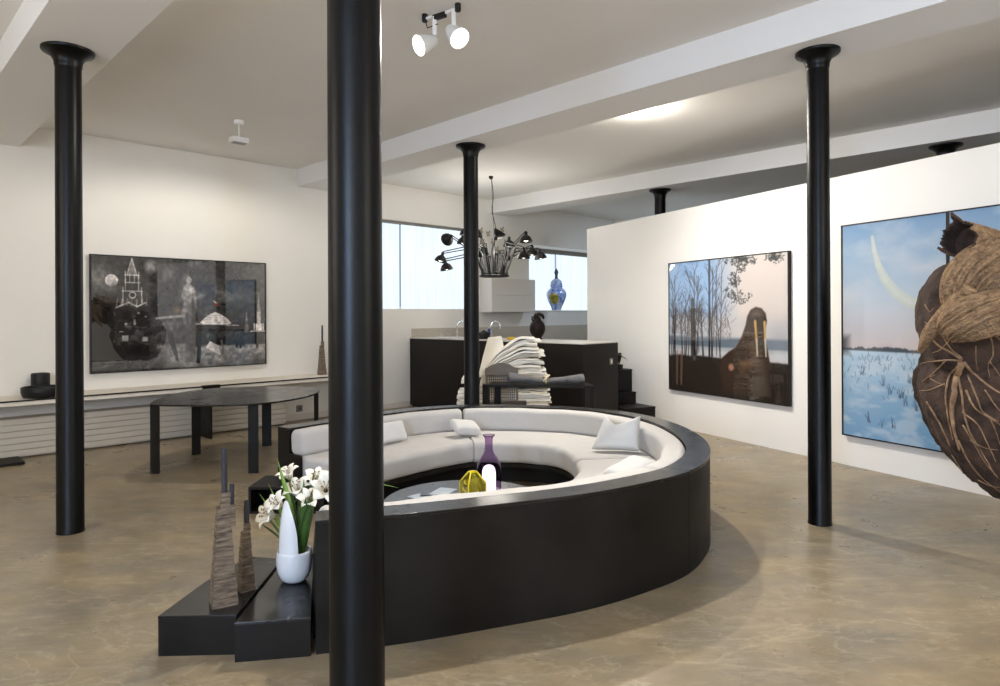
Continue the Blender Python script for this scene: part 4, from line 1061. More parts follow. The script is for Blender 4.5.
# ------------------------------------------------------------------ steps beside the partition
PP = Vector((-U2.y, U2.x))     # toward +x, +y side (into the partition)
def step(nm, t0, z, length, depth, label):
    # right front corner lies on the partition line at parameter t0
    R = P0 + U2 * t0 + N2 * 0.004; Lf = R + N2 * length
    poly = [R, Lf, Lf - U2 * depth, R - U2 * depth]
    t = thing('dark_step', label, 'step', (R.x, R.y, 0), 'dark steps beside the partition')
    MB().prism(poly, 0, z - 0.02).build('riser', STEEL_DARK, t, bevel=0.003)
    MB().prism([R + U2 * 0.012, Lf + U2 * 0.012, Lf - U2 * depth, R - U2 * depth], z - 0.02, z).build('tread', LACQ, t, bevel=0.004)
step('s', -1.29, 0.24, 0.55, 0.444, 'lowest dark step at the foot of the white partition')
step('s', -1.745, 0.41, 0.46, 0.086, 'middle dark step beside the white partition')
step('s', -1.84, 0.75, 0.44, 0.60, 'top dark step beside the kitchen block, with the small dark plant on it')
c = px(619.0, 366, 10.15); c.z = 0.75
t = thing('small_plant', 'small dark drooping plant on the top step beside the kitchen block', 'plant', c)
MB().lathe(c, [(0.04, 0), (0.055, 0.01), (0.06, 0.08), (0.052, 0.085)], 20).build('pot', BLACKP, t, smooth='auto')
for k in range(9):
    q = k * 2.399; L = 0.05 + 0.03 * (k % 3); top = c + Vector((0.03 * math.cos(q), 0.03 * math.sin(q), 0.20 + 0.02 * (k % 4)))
    b = c + Vector((0, 0, 0.08)); e = top + Vector((L * math.cos(q), L * math.sin(q), -0.02 - 0.05 * (k % 2)))
    P = []
    for i in range(9):
        f = i / 8; cc = b.lerp(top, min(1, f * 2)) if f < .5 else top.lerp(e, (f - .5) * 2); sd = Vector((-math.sin(q), math.cos(q), 0)); w = 0.045 * math.sin(PI * (0.1 + 0.85 * f))
        P.append([cc - sd * w / 2, cc + sd * w / 2])
    MB().grid(P).build('leaf', DKLEAF, t, smooth=True, solid=0.002)

# ------------------------------------------------------------------ bench with felt rolls, chair, paper sculpture
BZ2 = 0.735
t = thing('steel_bench_table', 'narrow dark steel table standing behind the round sofa', 'table', (0.46, 8.4, 0))
pl = [(-0.225, 8.30), (1.14, 8.06), (1.09, 8.56), (-0.06, 8.62)]
MB().prism(pl, BZ2 - 0.035, BZ2).build('tabletop', STEEL, t, bevel=0.003)
for (x, y, w, mm) in ((-0.178, 8.33, 0.085, 0), (-0.035, 8.56, 0.08, 0), (1.115, 8.10, 0.05, 0), (1.06, 8.52, 0.05, 0)):
    MB().box((x, y, (BZ2 - 0.035) / 2), (w, 0.05, BZ2 - 0.035), -0.17).build('leg', STEEL, t, bevel=0.002)
c = Vector((0.55, 8.27, BZ2))
t = thing('felt_roll', 'rolled grey felt bundle tied with twine lying on the narrow steel table', 'bundle', c)
def felt(p, q, r0, r1, name):
    p, q = Vector(p), Vector(q); n = 22
    pts = [p.lerp(q, i / n) + Vector((0, 0.012 * math.sin(i * .6), 0)) for i in range(n + 1)]
    rr = [r0 + (r1 - r0) * i / n for i in range(n + 1)]
    for i in range(n + 1): pts[i].z = BZ2 + rr[i] * 1.10 + 0.006
    MB().tube(pts, rr, 20, fn=lambda f, q_: 1 + 0.06 * math.sin(q_ * 3 + f * 9) + 0.05 * mnoise.noise(Vector((f * 5, math.cos(q_), math.sin(q_) + r0 * 50)))).build(name, FELT, t, smooth=True)
felt((0.10, 8.32, 0), (0.56, 8.28, 0), 0.066, 0.030, 'felt_cone')
felt((0.57, 8.27, 0), (1.02, 8.20, 0), 0.030, 0.060, 'felt_cone')
tw = MB(); 
for d in (-0.008, 0.0, 0.008): tw.lathe(Vector((0.565 + d, 8.275, BZ2 + 0.042)), [(0.034, -0.004), (0.038, 0), (0.034, 0.004)], 18, Matrix.Rotation(PI / 2, 3, 'Y'))
tw.tube([Vector((0.53, 8.24, BZ2 + 0.03)), Vector((0.565, 8.25, BZ2 + 0.075)), Vector((0.61, 8.25, BZ2 + 0.12))], [0.012, 0.016, 0.010], 8)
tw.build('twine', TWINE, t, smooth=True)
# grey chair with woven wire back
c = Vector((0.02, 8.80, 0))
t = thing('wire_chair', 'grey chair with an arched headboard and wire mesh back behind the narrow steel table', 'chair', c)
arch = [(-0.215, 0.80), (-0.215, 0.895), (-0.19, 0.905), (-0.13, 0.94), (-0.04, 0.965), (0.03, 0.968), (0.10, 0.945), (0.17, 0.905), (0.215, 0.90), (0.215, 0.80)]
m = MB(); lo = [m.bm.verts.new(c + Vector((x, -0.02, z))) for (x, z) in arch]; hi = [m.bm.verts.new(c + Vector((x, 0.02, z))) for (x, z) in arch]
n = len(arch)
for i in range(n): m.bm.faces.new((lo[i], lo[(i + 1) % n], hi[(i + 1) % n], hi[i]))
m.bm.faces.new(lo); m.bm.faces.new(list(reversed(hi))); m.build('headboard', GREYWOOD, t, bevel=0.008)
for (x, y, h) in ((-0.20, 0, 0.80), (0.20, 0, 0.80)): MB().box(c + Vector((x, y, h / 2)), (0.026, 0.026, h)).build('leg', GREYWOOD, t, bevel=0.004)
for x in (-0.17, 0.29):
    MB().tube([c + Vector((x, -0.0 - 0.16, 0.0)), c + Vector((x, -0.16, 0.20)), c + Vector((x - 0.01, -0.16, 0.36)), c + Vector((x - 0.04, -0.16, 0.43))], [0.018, 0.024, 0.034, 0.05], 12).build('leg', GREYWOOD, t, smooth=True)
MB().box(c + Vector((0.06, -0.08, 0.45)), (0.52, 0.20, 0.04)).build('seat', GREYWOOD, t, bevel=0.012)
w = MB()
for k in range(15): x = -0.19 + 0.38 * k / 14; w.tube([c + Vector((x, 0, 0.05)), c + Vector((x, 0.006 * (-1) ** k, 0.80))], 0.0042, 5)
for k in range(22): z = 0.07 + 0.71 * k / 21; w.tube([c + Vector((-0.20, 0, z)), c + Vector((0.20, 0, z))], 0.0038, 5)
w.build('wire_mesh', GREYWOOD, t)
# paper sculpture: sheaves of folded newsprint
c = Vector((0.06, 9.12, 0))
t = thing('paper_sculpture', 'tall fanned stack of folded white paper standing in front of the dark kitchen block', 'sculpture', c)
rp = random.Random(21)
def sheet(pts, th, depth, y, mm):
    m = MB(); D, _ = catmull(pts, 7); ny = 5; T = []; Bt = []
    for (x, z) in D:
        rt, rb = [], []
        for j in range(ny):
            f = j / (ny - 1); yy = y - depth / 2 + depth * f; wv = 0.006 * math.sin(x * 22 + j * 1.9 + y * 40)
            rt.append(c + Vector((x, yy, max(z + wv, 0.0) + th))); rb.append(c + Vector((x, yy, max(z + wv, 0.0))))
        T.append(rt); Bt.append(rb)
    m.grid(T); m.grid(Bt)
    for a, b in ((0, 0), (-1, -1)):
        for j in range(ny - 1): m.bm.faces.new([m.bm.verts.new(v) for v in (T[a][j], T[a][j + 1], Bt[a][j + 1], Bt[a][j])])
        for i in range(len(T) - 1): m.bm.faces.new([m.bm.verts.new(v) for v in (T[i][b], T[i + 1][b], Bt[i + 1][b], Bt[i][b])])
    bmesh.ops.remove_doubles(m.bm, verts=m.bm.verts, dist=0.0004)
    m.build('paper_sheaf', mm, t, smooth='auto')
N = 30
for k in range(N):     # fan, spreading from the lower left to the upper right
    f = k / (N - 1)
    xl = -0.33 + 0.06 * f + rp.uniform(-.02, .02); zl = 0.60 + 0.27 * f
    xr = 0.58 - 0.12 * f + rp.uniform(-.06, .04); zr = 0.60 + 0.67 * f + rp.uniform(-.01, .01)
    sg = 0.02 + 0.075 * f
    sheet([(xl, zl), (xl + (xr - xl) * .33, zl + (zr - zl) * .36 + sg), (xl + (xr - xl) * .70, zl + (zr - zl) * .78 + sg * .9), (xr, zr)], 0.017 + rp.uniform(0, .010), 0.42 + rp.uniform(-.05, .05), rp.uniform(-.04, .04) - 0.05 * f, PAPER if k % 6 else PAPER_Y)
for k in range(22):    # flat pile under the fan
    z = 0.0 + 0.0275 * k; xr = 0.60 + rp.uniform(-.05, .03); xl = -0.36 + rp.uniform(-.03, .03)
    sheet([(xl, z), (0.0, z + .003), (0.35, z + .003), (xr, max(0, z + rp.uniform(-.008, .004)))], 0.023, 0.40 + rp.uniform(-.04, .04), rp.uniform(-.03, .03), PAPER if k % 5 else PAPER_Y)
for k in range(24):    # left pile with uneven edges
    z = 0.0 + 0.034 * k; xl = -0.74 + 0.24 * (k / 24) + rp.uniform(-.05, .05)
    sheet([(xl, z + rp.uniform(0, .010)), (xl + .12, z + .006), (-0.45, z + .004), (-0.37, z)], 0.029, 0.40, rp.uniform(-.03, .03), PAPER)
for k, (dx, dy) in enumerate(((0, 0), (0.012, 0.05))):     # upright folded sheaf
    pg = [(478, 377), (483, 356), (488, 337.5), (501, 336), (503, 347), (497, 355), (490, 372)]
    m = MB(); P_ = [px(x, y, 8.98) for (x, y) in pg]
    lo_ = [m.bm.verts.new((p_.x + dx, 8.93 + dy, p_.z - dx)) for p_ in P_]; hi_ = [m.bm.verts.new((p_.x + dx, 8.97 + dy, p_.z - dx)) for p_ in P_]
    for q_ in range(len(pg)): m.bm.faces.new((lo_[q_], lo_[(q_ + 1) % len(pg)], hi_[(q_ + 1) % len(pg)], hi_[q_]))
    m.bm.faces.new(lo_); m.bm.faces.new(list(reversed(hi_))); m.build('upright_sheaf', PAPER, t, bevel=0.004)

# ------------------------------------------------------------------ spider chandelier
cc = Vector((-0.09, 10.85, 2.235))
t = thing('spider_chandelier', 'black chandelier of many hinged desk lamp arms hanging over the kitchen', 'chandelier', cc)
MB().lathe(cc, [(0.05, -0.03), (0.20, -0.028), (0.243, -0.02), (0.245, -0.004), (0.235, 0.004), (0.05, 0.006)], 40).build('ring_plate', BLACKP, t, smooth='auto')
cord = [cc + Vector((0, 0, 0.0)), cc + Vector((0, 0, 0.55)), cc + Vector((0.03, 0, 0.75)), cc + Vector((-0.03, 0, 1.05)), cc + Vector((-0.01, 0, 1.3)), cc + Vector((-0.045, 0, CEIL - cc.z))]
cd, _ = catmull([(p.x, p.z) for p in cord], 6)
MB().tube([Vector((x, cc.y, z)) for (x, z) in cd], 0.006, 6).build('cord', BLACKP, t, smooth=True)
MB().tube([cc + Vector((0.0, 0, 0.6)), Vector((cc.x - 0.04, cc.y, CEIL))], 0.003, 5).build('wire', BLACKP, t)
MB().lathe(Vector((cc.x - 0.045, cc.y, CEIL - 0.03)), [(0.02, -0.02), (0.035, 0.0), (0.035, 0.03)], 16).build('ceiling_hook', BLACKP, t, smooth='auto')
MB().lathe(cc, [(0.03, 0.0), (0.03, 0.25), (0.045, 0.30), (0.045, 0.42), (0.02, 0.52)], 16).build('stem', BLACKP, t, smooth='auto')
heads = [(-.70, -.42, 2.80, (-.45, .75, -.25)), (-.535, .5, 2.88, (0, 0, -1)), (-.87, .2, 2.55, (-.3, -.1, -1)), (-.76, -.3, 2.38, (.2, 0, -1)), (-.27, -.7, 2.86, (0, -.1, -1)), (-.26, -.62, 2.56, (0, 0, -1)), (.06, -.36, 2.84, (.55, 0, .9)),
         (.50, -.45, 2.80, (0, -.1, -1)), (.455, -.62, 2.53, (0, 0, -1)), (.63, .3, 2.66, (0, 0, -1)), (.745, .05, 2.58, (.2, 0, -1)), (-.42, .62, 2.50, (0, 0, -1)), (-.2, .8, 2.72, (0, 0, -1)), (.2, .8, 2.62, (0, .2, -1)), (-.45, -.15, 2.95, (0, 0, -1)), (.25, .45, 2.82, (0, 0, -1))]
for i, (dx, dy, z, dv) in enumerate(heads):
    q = math.atan2(dy, dx); hd = Vector((cc.x + dx, cc.y + dy, z)); r = math.hypot(dx, dy)
    base = cc + Vector((0.20 * math.cos(q), 0.20 * math.sin(q), 0.0)); el = cc + Vector((min(.34, r * .55) * math.cos(q), min(.34, r * .55) * math.sin(q), 0.34 + 0.14 * ((i * 7) % 3) / 2))
    sd = Vector((-math.sin(q), math.cos(q), 0)) * 0.014; up = Vector((0, 0, 0.026))
    m = MB()
    m.lathe(base, [(0.024, 0), (0.024, 0.05), (0.014, 0.06)], 12)
    m.tube([base + Vector((0, 0, .04)) + sd, el + sd], 0.010, 6); m.tube([base + Vector((0, 0, .04)) - sd, el - sd], 0.010, 6)
    m.tube([el - sd * 2, el + sd * 2], 0.014, 8)
    neck = hd - Vector(dv).normalized() * 0.085
    m.tube([el + up, neck + up * .6], 0.008, 6); m.tube([el - up, neck - up * .6], 0.008, 6)
    m.tube([neck - sd, neck + sd], 0.012, 8)
    arm = m.build('lamp_arm', BLACKP, t, smooth='auto')
    R = Vector((0, 0, -1)).rotation_difference(Vector(dv).normalized()).to_matrix()
    pr = [(0.018, 0.085), (0.024, 0.08), (0.026, 0.035), (0.032, 0.03), (0.064, 0.008), (0.088, -0.035), (0.098, -0.07), (0.095, -0.071), (0.080, -0.045), (0.05, -0.004), (0.02, 0.01)]
    pr = [(1.06 * a_, 1.06 * b_) for (a_, b_) in pr]
    MB().lathe(hd, pr, 24, R, cap=False).build('lamp_shade', BLACKP, arm, smooth='auto')
    MB().lathe(hd, [(0.018, 0.008), (0.034, -0.018), (0.042, -0.045), (0.030, -0.066), (0.008, -0.074)], 16, R).build('bulb', BULB_S, arm, smooth=True)

# ------------------------------------------------------------------ ceiling lights
def spot_head(par, piv, dirv, s=1.0):
    d = Vector(dirv).normalized(); R = Vector((0, 0, -1)).rotation_difference(d).to_matrix()
    c = piv + d * 0.02
    o = MB().lathe(c, [(0.022, 0.075), (0.034, 0.07), (0.050, 0.03), (0.072, -0.055), (0.078, -0.085), (0.074, -0.085), (0.066, -0.05), (0.03, 0.0)], 28, R, cap=False).build('spot_head', WHITE, par, smooth='auto')
    MB().lathe(c, [(0.030, 0.0), (0.062, -0.045), (0.064, -0.055), (0.01, -0.060)], 24, R).build('bulb', BULB, o, smooth=True)
    return c + d * 0.10
def lamp(loc, dirv, energy, angle, blend=0.5, col=(1.0, 0.86, 0.68), size=0.05, name='lamp_or_fill_light'):
    l = bpy.data.lights.new(name, 'SPOT'); l.energy = energy; l.spot_size = math.radians(angle); l.spot_blend = blend; l.color = col; l.shadow_soft_size = size
    o = bpy.data.objects.new(name, l); COL.objects.link(o); o.location = loc
    o.rotation_euler = Vector(dirv).to_track_quat('-Z', 'Y').to_euler(); return o
S1 = px(440, 14, 5.08); S1.z = CEIL
t = thing('ceiling_spotlight', 'twin white spotlight on a black bar on the ceiling near the top of the photo', 'light', S1)
pa = px(425, 20, 5.0); pb = px(458, 8, 4.83); pa.z = pb.z = CEIL - 0.035
MB().tube([pa, pb], 0.012, 10).build('bar', WHITE, t, smooth='auto')
for f in (0.0, 1.0): 
    e = pa.lerp(pb, f); MB().lathe(e + Vector((0, 0, -0.02)), [(0.02, 0), (0.022, 0.01), (0.022, 0.055)], 16).build('bar_mount', BLACKP, t, smooth='auto')
e = pa.lerp(pb, 0.45); MB().box(e + Vector((0, 0, -0.012)), (0.12, 0.03, 0.04), math.atan2(pb.y - pa.y, pb.x - pa.x)).build('transformer', BLACKP, t, bevel=0.004)
MB().tube([pa, pa + Vector((0.02, -0.01, -0.07)), pa.lerp(pb, .4) + Vector((0, -0.01, -0.07))], 0.004, 6).build('cable', BLACKP, t, smooth=True)
h1 = px(430, 42, 4.95); h2 = px(453, 32, 4.84)
MB().box((pa.lerp(pb, .45) + h1) / 2 + Vector((0, 0, 0.02)), (0.03, 0.006, 0.14)).build('bracket', WHITE, t)
MB().box((pb.lerp(pa, .1) + h2) / 2 + Vector((0, 0, 0.02)), (0.03, 0.006, 0.14)).build('bracket', WHITE, t)
L1 = spot_head(t, h1, (-0.75, -0.5, -0.45)); L2 = spot_head(t, h2, (0.50, -0.52, -0.66))
S3 = px(239, 118, 7.70); S3.z = CEIL
t = thing('ceiling_floodlight', 'small pale floodlight hanging on a short stem from the ceiling above the dining table', 'light', S3)
MB().lathe(S3 + Vector((0, 0, -0.045)), [(0.045, 0), (0.055, 0.015), (0.055, 0.045)], 24).build('ceiling_rose', WHITE, t, smooth='auto')
MB().tube([S3 + Vector((0, 0, -0.04)), S3 + Vector((0, 0, -0.20))], 0.010, 10).build('stem', WHITE, t, smooth='auto')
MB().box(S3 + Vector((0, 0, -0.225)), (0.19, 0.12, 0.06), ROT_AB).build('lamp_body', WHITE, t, bevel=0.008)
MB().box(S3 + Vector((0, 0, -0.258)), (0.15, 0.09, 0.008), ROT_AB).build('lamp_glass', GREYP, t)

S2 = Vector((0.80, 7.42, CEIL))
t = thing('ceiling_spotlight', 'small white spotlight almost hidden behind the middle ceiling beam', 'light', S2)
MB().lathe(S2 + Vector((0, 0, -0.02)), [(0.04, 0), (0.045, 0.008), (0.045, 0.02)], 20).build('ceiling_rose', WHITE, t, smooth='auto')
MB().tube([S2 + Vector((0, 0, -0.02)), S2 + Vector((0, 0, -0.08))], 0.008, 8).build('stem', WHITE, t, smooth='auto')
MB().lathe(S2 + Vector((0, 0, -0.12)), [(0.02, 0.045), (0.03, 0.04), (0.04, 0.0), (0.046, -0.025), (0.042, -0.025), (0.034, 0.0), (0.01, 0.02)], 24, cap=False).build('spot_head', WHITE, t, smooth='auto')

# ------------------------------------------------------------------ root sculpture
SY = 4.2
t = thing('root_sculpture', 'huge dark root ball with coiled trunk in front of the snow pictures', 'sculpture', (3.36, SY, 0))
bc = px(1036, 388, SY)
m = MB(); bmesh.ops.create_icosphere(m.bm, subdivisions=6, radius=1.0)
prof_y = [(-1.0, 0.05), (-.9, .52), (-.6, .76), (-.2, .95), (.1, 1.0), (.5, .96), (.8, .70), (1.0, .12)]
for v in m.bm.verts:
    d = v.co.normalized()
    n = mnoise.fractal(d * 2.2 + Vector((3, 1, 7)), 0.9, 2.1, 5) * 0.04 + mnoise.fractal(d * 11, 0.8, 2.2, 4) * 0.022 + mnoise.noise(d * 34) * 0.007
    z = d.z; k = 1.0 + n; taper = 1.0 - 0.14 * max(0, -z) - 0.10 * max(0, z)
    v.co = Vector((d.x * 0.665 * k * taper, d.y * 0.60 * k * taper, z * (0.75 if z < 0 else 0.70) * k)) + bc
lob = bmesh.ops.create_icosphere(m.bm, subdivisions=5, radius=1.0)['verts']; lc = px(972, 318, 4.05)
for v in lob:
    d = v.co.normalized(); k = 1 + mnoise.fractal(d * 3 + Vector((9, 2, 4)), 0.9, 2.1, 5) * 0.05 + mnoise.fractal(d * 12, 0.8, 2.2, 4) * 0.016
    v.co = Vector((d.x * 0.29 * k, d.y * 0.30 * k, d.z * 0.37 * k)) + lc
m.build('root_ball', SOIL, t, smooth=True)
def bark(f, q):
    tw = q + f * 1.6
    a = mnoise.noise(Vector((math.cos(tw) * 9.0, math.sin(tw) * 9.0, f * 2.2)))
    b = mnoise.noise(Vector((math.cos(tw) * 17, math.sin(tw) * 17, f * 5.0 + 5)))
    c_ = mnoise.noise(Vector((math.cos(q) * 1.5, math.sin(q) * 1.5, f * 8)))
    cr = math.exp(-(a / 0.10) ** 2) * 0.24 + math.exp(-(b / 0.09) ** 2) * 0.10
    return 1.05 - cr + 0.05 * c_
def limb(pxs, rads, name, mm, seg=220, n=46, par=t, fn=bark):
    P = [px(x, y, Y) for (x, y, Y) in pxs]; Q = [2 * P[0] - P[1]] + P + [2 * P[-1] - P[-2]]; R = [rads[0]] + list(rads) + [rads[-1]]; out = []; rr = []
    for i in range(1, len(Q) - 2):
        for k in range(n):
            s_ = k / n; a, b, c_, d = Q[i - 1], Q[i], Q[i + 1], Q[i + 2]
            out.append(0.5 * ((2 * b) + (c_ - a) * s_ + (2 * a - 5 * b + 4 * c_ - d) * s_ ** 2 + (3 * b - a - 3 * c_ + d) * s_ ** 3)); rr.append(R[i] + (R[i + 1] - R[i]) * s_)
    out.append(P[-1]); rr.append(rads[-1])
    return MB().tube(out, rr, seg, fn=fn).build(name, mm, par, smooth=True)
# coils: the trunk winds over the ball
limb([(968, 322, 3.72), (963, 298, 3.66), (976, 277, 3.60), (1003, 266, 3.56), (1040, 264, 3.58), (1080, 280, 3.7), (1112, 315, 3.95)], [0.05, 0.105, 0.140, 0.160, 0.17, 0.17, 0.16], 'trunk_coil', BARK)
limb([(951, 330, 3.62), (964, 322, 3.52), (990, 314, 3.46), (1030, 312, 3.46), (1075, 325, 3.58), (1110, 355, 3.85)], [0.070, 0.110, 0.115, 0.115, 0.12, 0.11], 'trunk_coil', BARK)
limb([(920, 352, 3.86), (929, 334, 3.76), (945, 315, 3.68), (960, 300, 3.58), (972, 288, 3.50)], [0.014, 0.036, 0.042, 0.045, 0.03], 'thin_branch', BARK, seg=60)
# broken trunk stub with a torn hollow end
SP = [px(1010, 258, 3.86), px(990, 250, 3.78), px(972, 243, 3.70), px(959, 239, 3.66)]
SR = [0.12, 0.110, 0.102, 0.098]
D3 = []; RR3 = []
Q = [2 * SP[0] - SP[1]] + SP + [2 * SP[-1] - SP[-2]]
for i in range(1, len(Q) - 2):
    for k in range(14):
        f = k / 14; a, b, c_, d = Q[i - 1], Q[i], Q[i + 1], Q[i + 2]
        D3.append(0.5 * ((2 * b) + (c_ - a) * f + (2 * a - 5 * b + 4 * c_ - d) * f * f + (3 * b - a - 3 * c_ + d) * f ** 3)); RR3.append(SR[i - 1] + (SR[min(i, 3)] - SR[i - 1]) * f)
D3.append(SP[-1]); RR3.append(SR[-1])
dax = (SP[-1] - SP[-2]).normalized(); upv = (Vector((0, 0, 1)) - dax * dax.z).normalized(); sdv = dax.cross(upv)
def stub_rings(n0, scale, jagged):
    rings = []; n = len(D3); seg = 110
    for i in range(n0, n):
        ring = []
        for k in range(seg):
            q = 2 * PI * k / seg; rad = upv * math.cos(q) + sdv * math.sin(q)
            t_ = max(0.0, (i - (n - 12)) / 11.0)
            sp1 = math.exp(-((((q - 2.55 + PI) % (2 * PI)) - PI) / 0.26) ** 2); sp2 = math.exp(-((((q - 0.15 + PI) % (2 * PI)) - PI) / 0.24) ** 2); sp3 = math.exp(-((((q - 5.2 + PI) % (2 * PI)) - PI) / 0.2) ** 2)
            jag = 0.030 * mnoise.noise(Vector((math.cos(q) * 4, math.sin(q) * 4, 2.0))) + 0.018 * mnoise.noise(Vector((math.cos(q) * 11, math.sin(q) * 11, 7.0))) + 0.105 * sp1 + 0.05 * sp2 + 0.04 * sp3
            r = RR3[i] * scale * (0.94 + 0.10 * (1 - 1.6 * abs(mnoise.noise(Vector((math.cos(q) * 5, math.sin(q) * 5, i * .06)))))) * (1 + t_ * t_ * (0.42 * sp2 - 0.10 * sp1))
            ring.append(D3[i] + rad * r + dax * (jag * t_))
        rings.append(ring)
    return rings
m = MB(); ro = stub_rings(0, 1.0, True); ro = [r + [r[0]] for r in ro]; m.grid(ro); bmesh.ops.remove_doubles(m.bm, verts=m.bm.verts, dist=0.0003)
m.build('broken_stub', BARK, t, smooth=True)
m = MB(); ri = stub_rings(len(D3) - 14, 0.86, True); ri = [r + [r[0]] for r in ri]; m.grid(ri)
oe, ie = ro[-1], ri[-1]
for k in range(len(oe) - 1): m.bm.faces.new([m.bm.verts.new(v) for v in (oe[k], oe[k + 1], ie[k + 1], ie[k])])
m.bm.faces.new([m.bm.verts.new(v) for v in ri[0][:-1]])
bmesh.ops.remove_doubles(m.bm, verts=m.bm.verts, dist=0.0003)
m.build('splintered_end', CHAR, t, smooth='auto')
# clinging roots: traced on the ball's near surface
bpy.context.view_layer.update()
dep = bpy.context.evaluated_depsgraph_get()
from mathutils.bvhtree import BVHTree
ball = [o for o in t.children if o.name.startswith('root_ball')][0]
bv = BVHTree.FromObject(ball, dep)
off = wloc(ball)
def onball(x, y):
    o = Vector((0, 0, H)) - off; d = (px(x, y, 1.0) - Vector((0, 0, H))).normalized(); h = bv.ray_cast(o, d)
    return (h[0] + off, h[1]) if h[0] else (None, None)
def rootline(pts, r0, r1, name='root', mm=ROOT):
    P = [Vector((x, y)) for (x, y) in pts]; D, _ = catmull(P, 8); out = []
    for q in D:
        h, nn = onball(q.x, q.y)
        if h: out.append(h + nn * r0 * 0.35)
    if len(out) < 4: return
    n = len(out); MB().tube(out, [r0 + (r1 - r0) * i / n for i in range(n)], 8, fn=lambda f, a: 1 + .25 * mnoise.noise(Vector((f * 14, math.cos(a), math.sin(a))))).build(name, mm, t, smooth=True)
rt = [([(962, 360), (950, 352), (938, 345), (930, 335), (926, 325)], .012, .004), ([(962, 361), (948, 360), (930, 362), (918, 365)], .011, .004), ([(946, 360), (935, 372), (922, 382)], .009, .004), ([(962, 358), (952, 350), (944, 338), (938, 325)], .008, .003),
      ([(964, 362), (972, 372), (985, 383), (998, 392), (1015, 400)], .014, .006), ([(962, 362), (958, 375), (955, 392), (953, 410), (955, 430), (960, 450)], .022, .008), ([(960, 364), (950, 376), (946, 395), (948, 415), (953, 440)], .013, .005),
      ([(957, 372), (962, 395), (964, 412), (970, 432), (982, 452), (995, 475)], .012, .004), ([(955, 385), (950, 405), (952, 425), (958, 446)], .009, .004), ([(945, 384), (930, 390), (920, 391)], .008, .003), ([(988, 330), (992, 342), (993, 355), (988, 365), (990, 378)], .008, .003),
      ([(985, 328), (998, 338), (1010, 350)], .007, .003), ([(984, 330), (975, 338), (968, 342)], .006, .003), ([(966, 390), (975, 408), (990, 418), (1005, 428)], .010, .004), ([(963, 425), (975, 445), (985, 462), (1000, 480)], .009, .004), ([(958, 440), (968, 460), (982, 478), (1000, 492)], .008, .003),
      ([(962, 412), (978, 425), (988, 445), (996, 462)], .008, .003), ([(968, 376), (978, 400), (983, 412), (999, 422)], .009, .004), ([(990, 418), (996, 432), (1000, 445)], .006, .003), ([(927, 402), (935, 415), (944, 432), (950, 446)], .012, .005), ([(952, 455), (965, 475), (980, 490)], .008, .003),
      ([(940, 330), (932, 328), (925, 322)], .006, .003), ([(935, 375), (930, 378), (938, 383), (946, 386)], .005, .002), ([(976, 346), (976, 360), (978, 372)], .005, .002), ([(990, 362), (1000, 376)], .006, .003), ([(925, 305), (930, 312), (934, 308)], .005, .002), ([(985, 390), (995, 405), (1004, 415)], .007, .003),
      ([(950, 340), (940, 350), (932, 353)], .006, .002), ([(970, 440), (985, 448), (998, 450)], .006, .002), ([(978, 480), (990, 486), (1004, 488)], .006, .002)]
for (p, a, b) in rt: rootline(p, a * (0.95 if a > .018 else 0.62), b * 0.7)
MB().tube([Vector((3.36, SY, 0.0)), Vector((3.36, SY, bc.z - 0.72))], 0.035, 16).build('stand_pole', STEEL, t, smooth='auto')
MB().lathe(Vector((3.36, SY, 0)), [(0.16, 0), (0.16, 0.012)], 32).build('stand_base', STEEL, t)

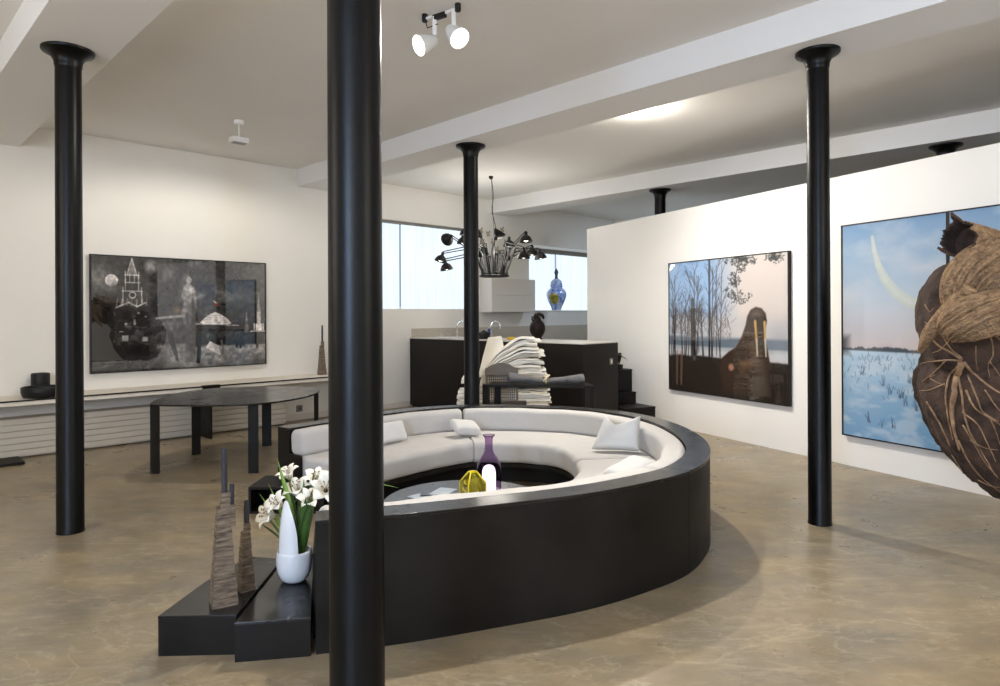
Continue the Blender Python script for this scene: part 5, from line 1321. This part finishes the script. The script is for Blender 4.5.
# ------------------------------------------------------------------ light
WARM = (1.0, 0.945, 0.86)
lamp(L1, (-0.80, -0.1, -0.60), 55, 112, 0.9, WARM)
lamp(L2, (0.28, -0.62, -0.72), 225, 104, 0.8, WARM)
lamp(S3 + Vector((0, 0, -0.27)), (-0.12, 0.12, -1), 100, 168, 0.35, WARM, 0.06)
lamp(Vector((0.80, 7.42, CEIL - 0.16)), (0.55, -0.25, -0.9), 310, 174, 1.0, WARM, 0.05)
pl = bpy.data.lights.new('lamp_glow', 'POINT'); pl.energy = 14; pl.color = WARM; pl.shadow_soft_size = 0.04
po = bpy.data.objects.new('lamp_glow', pl); COL.objects.link(po); po.location = (1.55, 7.32, CEIL - 0.14)
for (x, y, e) in ((-0.9, -2.8, 85), (4.4, 0.0, 110), (-4.9, 1.6, 85)):   # unseen fill lights added out of view to brighten the room
    q = bpy.data.lights.new('fill_light', 'POINT'); q.energy = e; q.color = (1.0, 0.95, 0.88); q.shadow_soft_size = 1.0
    qo = bpy.data.objects.new('fill_light', q); COL.objects.link(qo); qo.location = (x, y, CEIL - 1.3)
lamp(fr(9.8, -1.0, CEIL - 0.25), (0.3, 0.4, -1), 60, 168, 0.5, (0.62, 0.78, 1.0), 0.3)  # unseen bluish fill added to tint the far bay, no fixture
ch = bpy.data.lights.new('chandelier_light', 'POINT'); ch.energy = 34; ch.color = WARM; ch.shadow_soft_size = 0.3
ho = bpy.data.objects.new('chandelier_light', ch); COL.objects.link(ho); ho.location = (cc.x, cc.y - 0.1, 2.62)

wd = bpy.data.worlds.new('world'); sc.world = wd; wd.use_nodes = True
wd.node_tree.nodes['Background'].inputs['Color'].default_value = (0.6, 0.75, 1.0, 1); wd.node_tree.nodes['Background'].inputs['Strength'].default_value = 0.3

# ------------------------------------------------------------------ camera
cam = bpy.data.cameras.new('camera'); cam.sensor_width = 36.0; cam.sensor_fit = 'HORIZONTAL'
cam.lens = 36.0 * 668.7 / 1000.0; cam.shift_y = -(343 - 314.56) / 1000.0
co = bpy.data.objects.new('camera', cam); COL.objects.link(co)
co.location = (0, 0, H)
co.rotation_mode = 'XYZ'
co.rotation_euler = (Matrix.Rotation(PI / 2, 4, 'X') @ Matrix.Rotation(-0.0050, 4, 'Z')).to_euler()
cam.clip_start = 0.05
sc.camera = co
sc.view_settings.view_transform = 'Standard'; sc.view_settings.look = 'None'; sc.view_settings.gamma = 1.0; sc.view_settings.use_curve_mapping = False
sc.view_settings.exposure = 0.75
try:
    sc.cycles.use_denoising = True
    sc.cycles.max_bounces = 8; sc.cycles.transmission_bounces = 8; sc.cycles.diffuse_bounces = 5
    sc.cycles.sample_clamp_indirect = 2.5; sc.cycles.caustics_reflective = False; sc.cycles.caustics_refractive = False
except Exception: pass
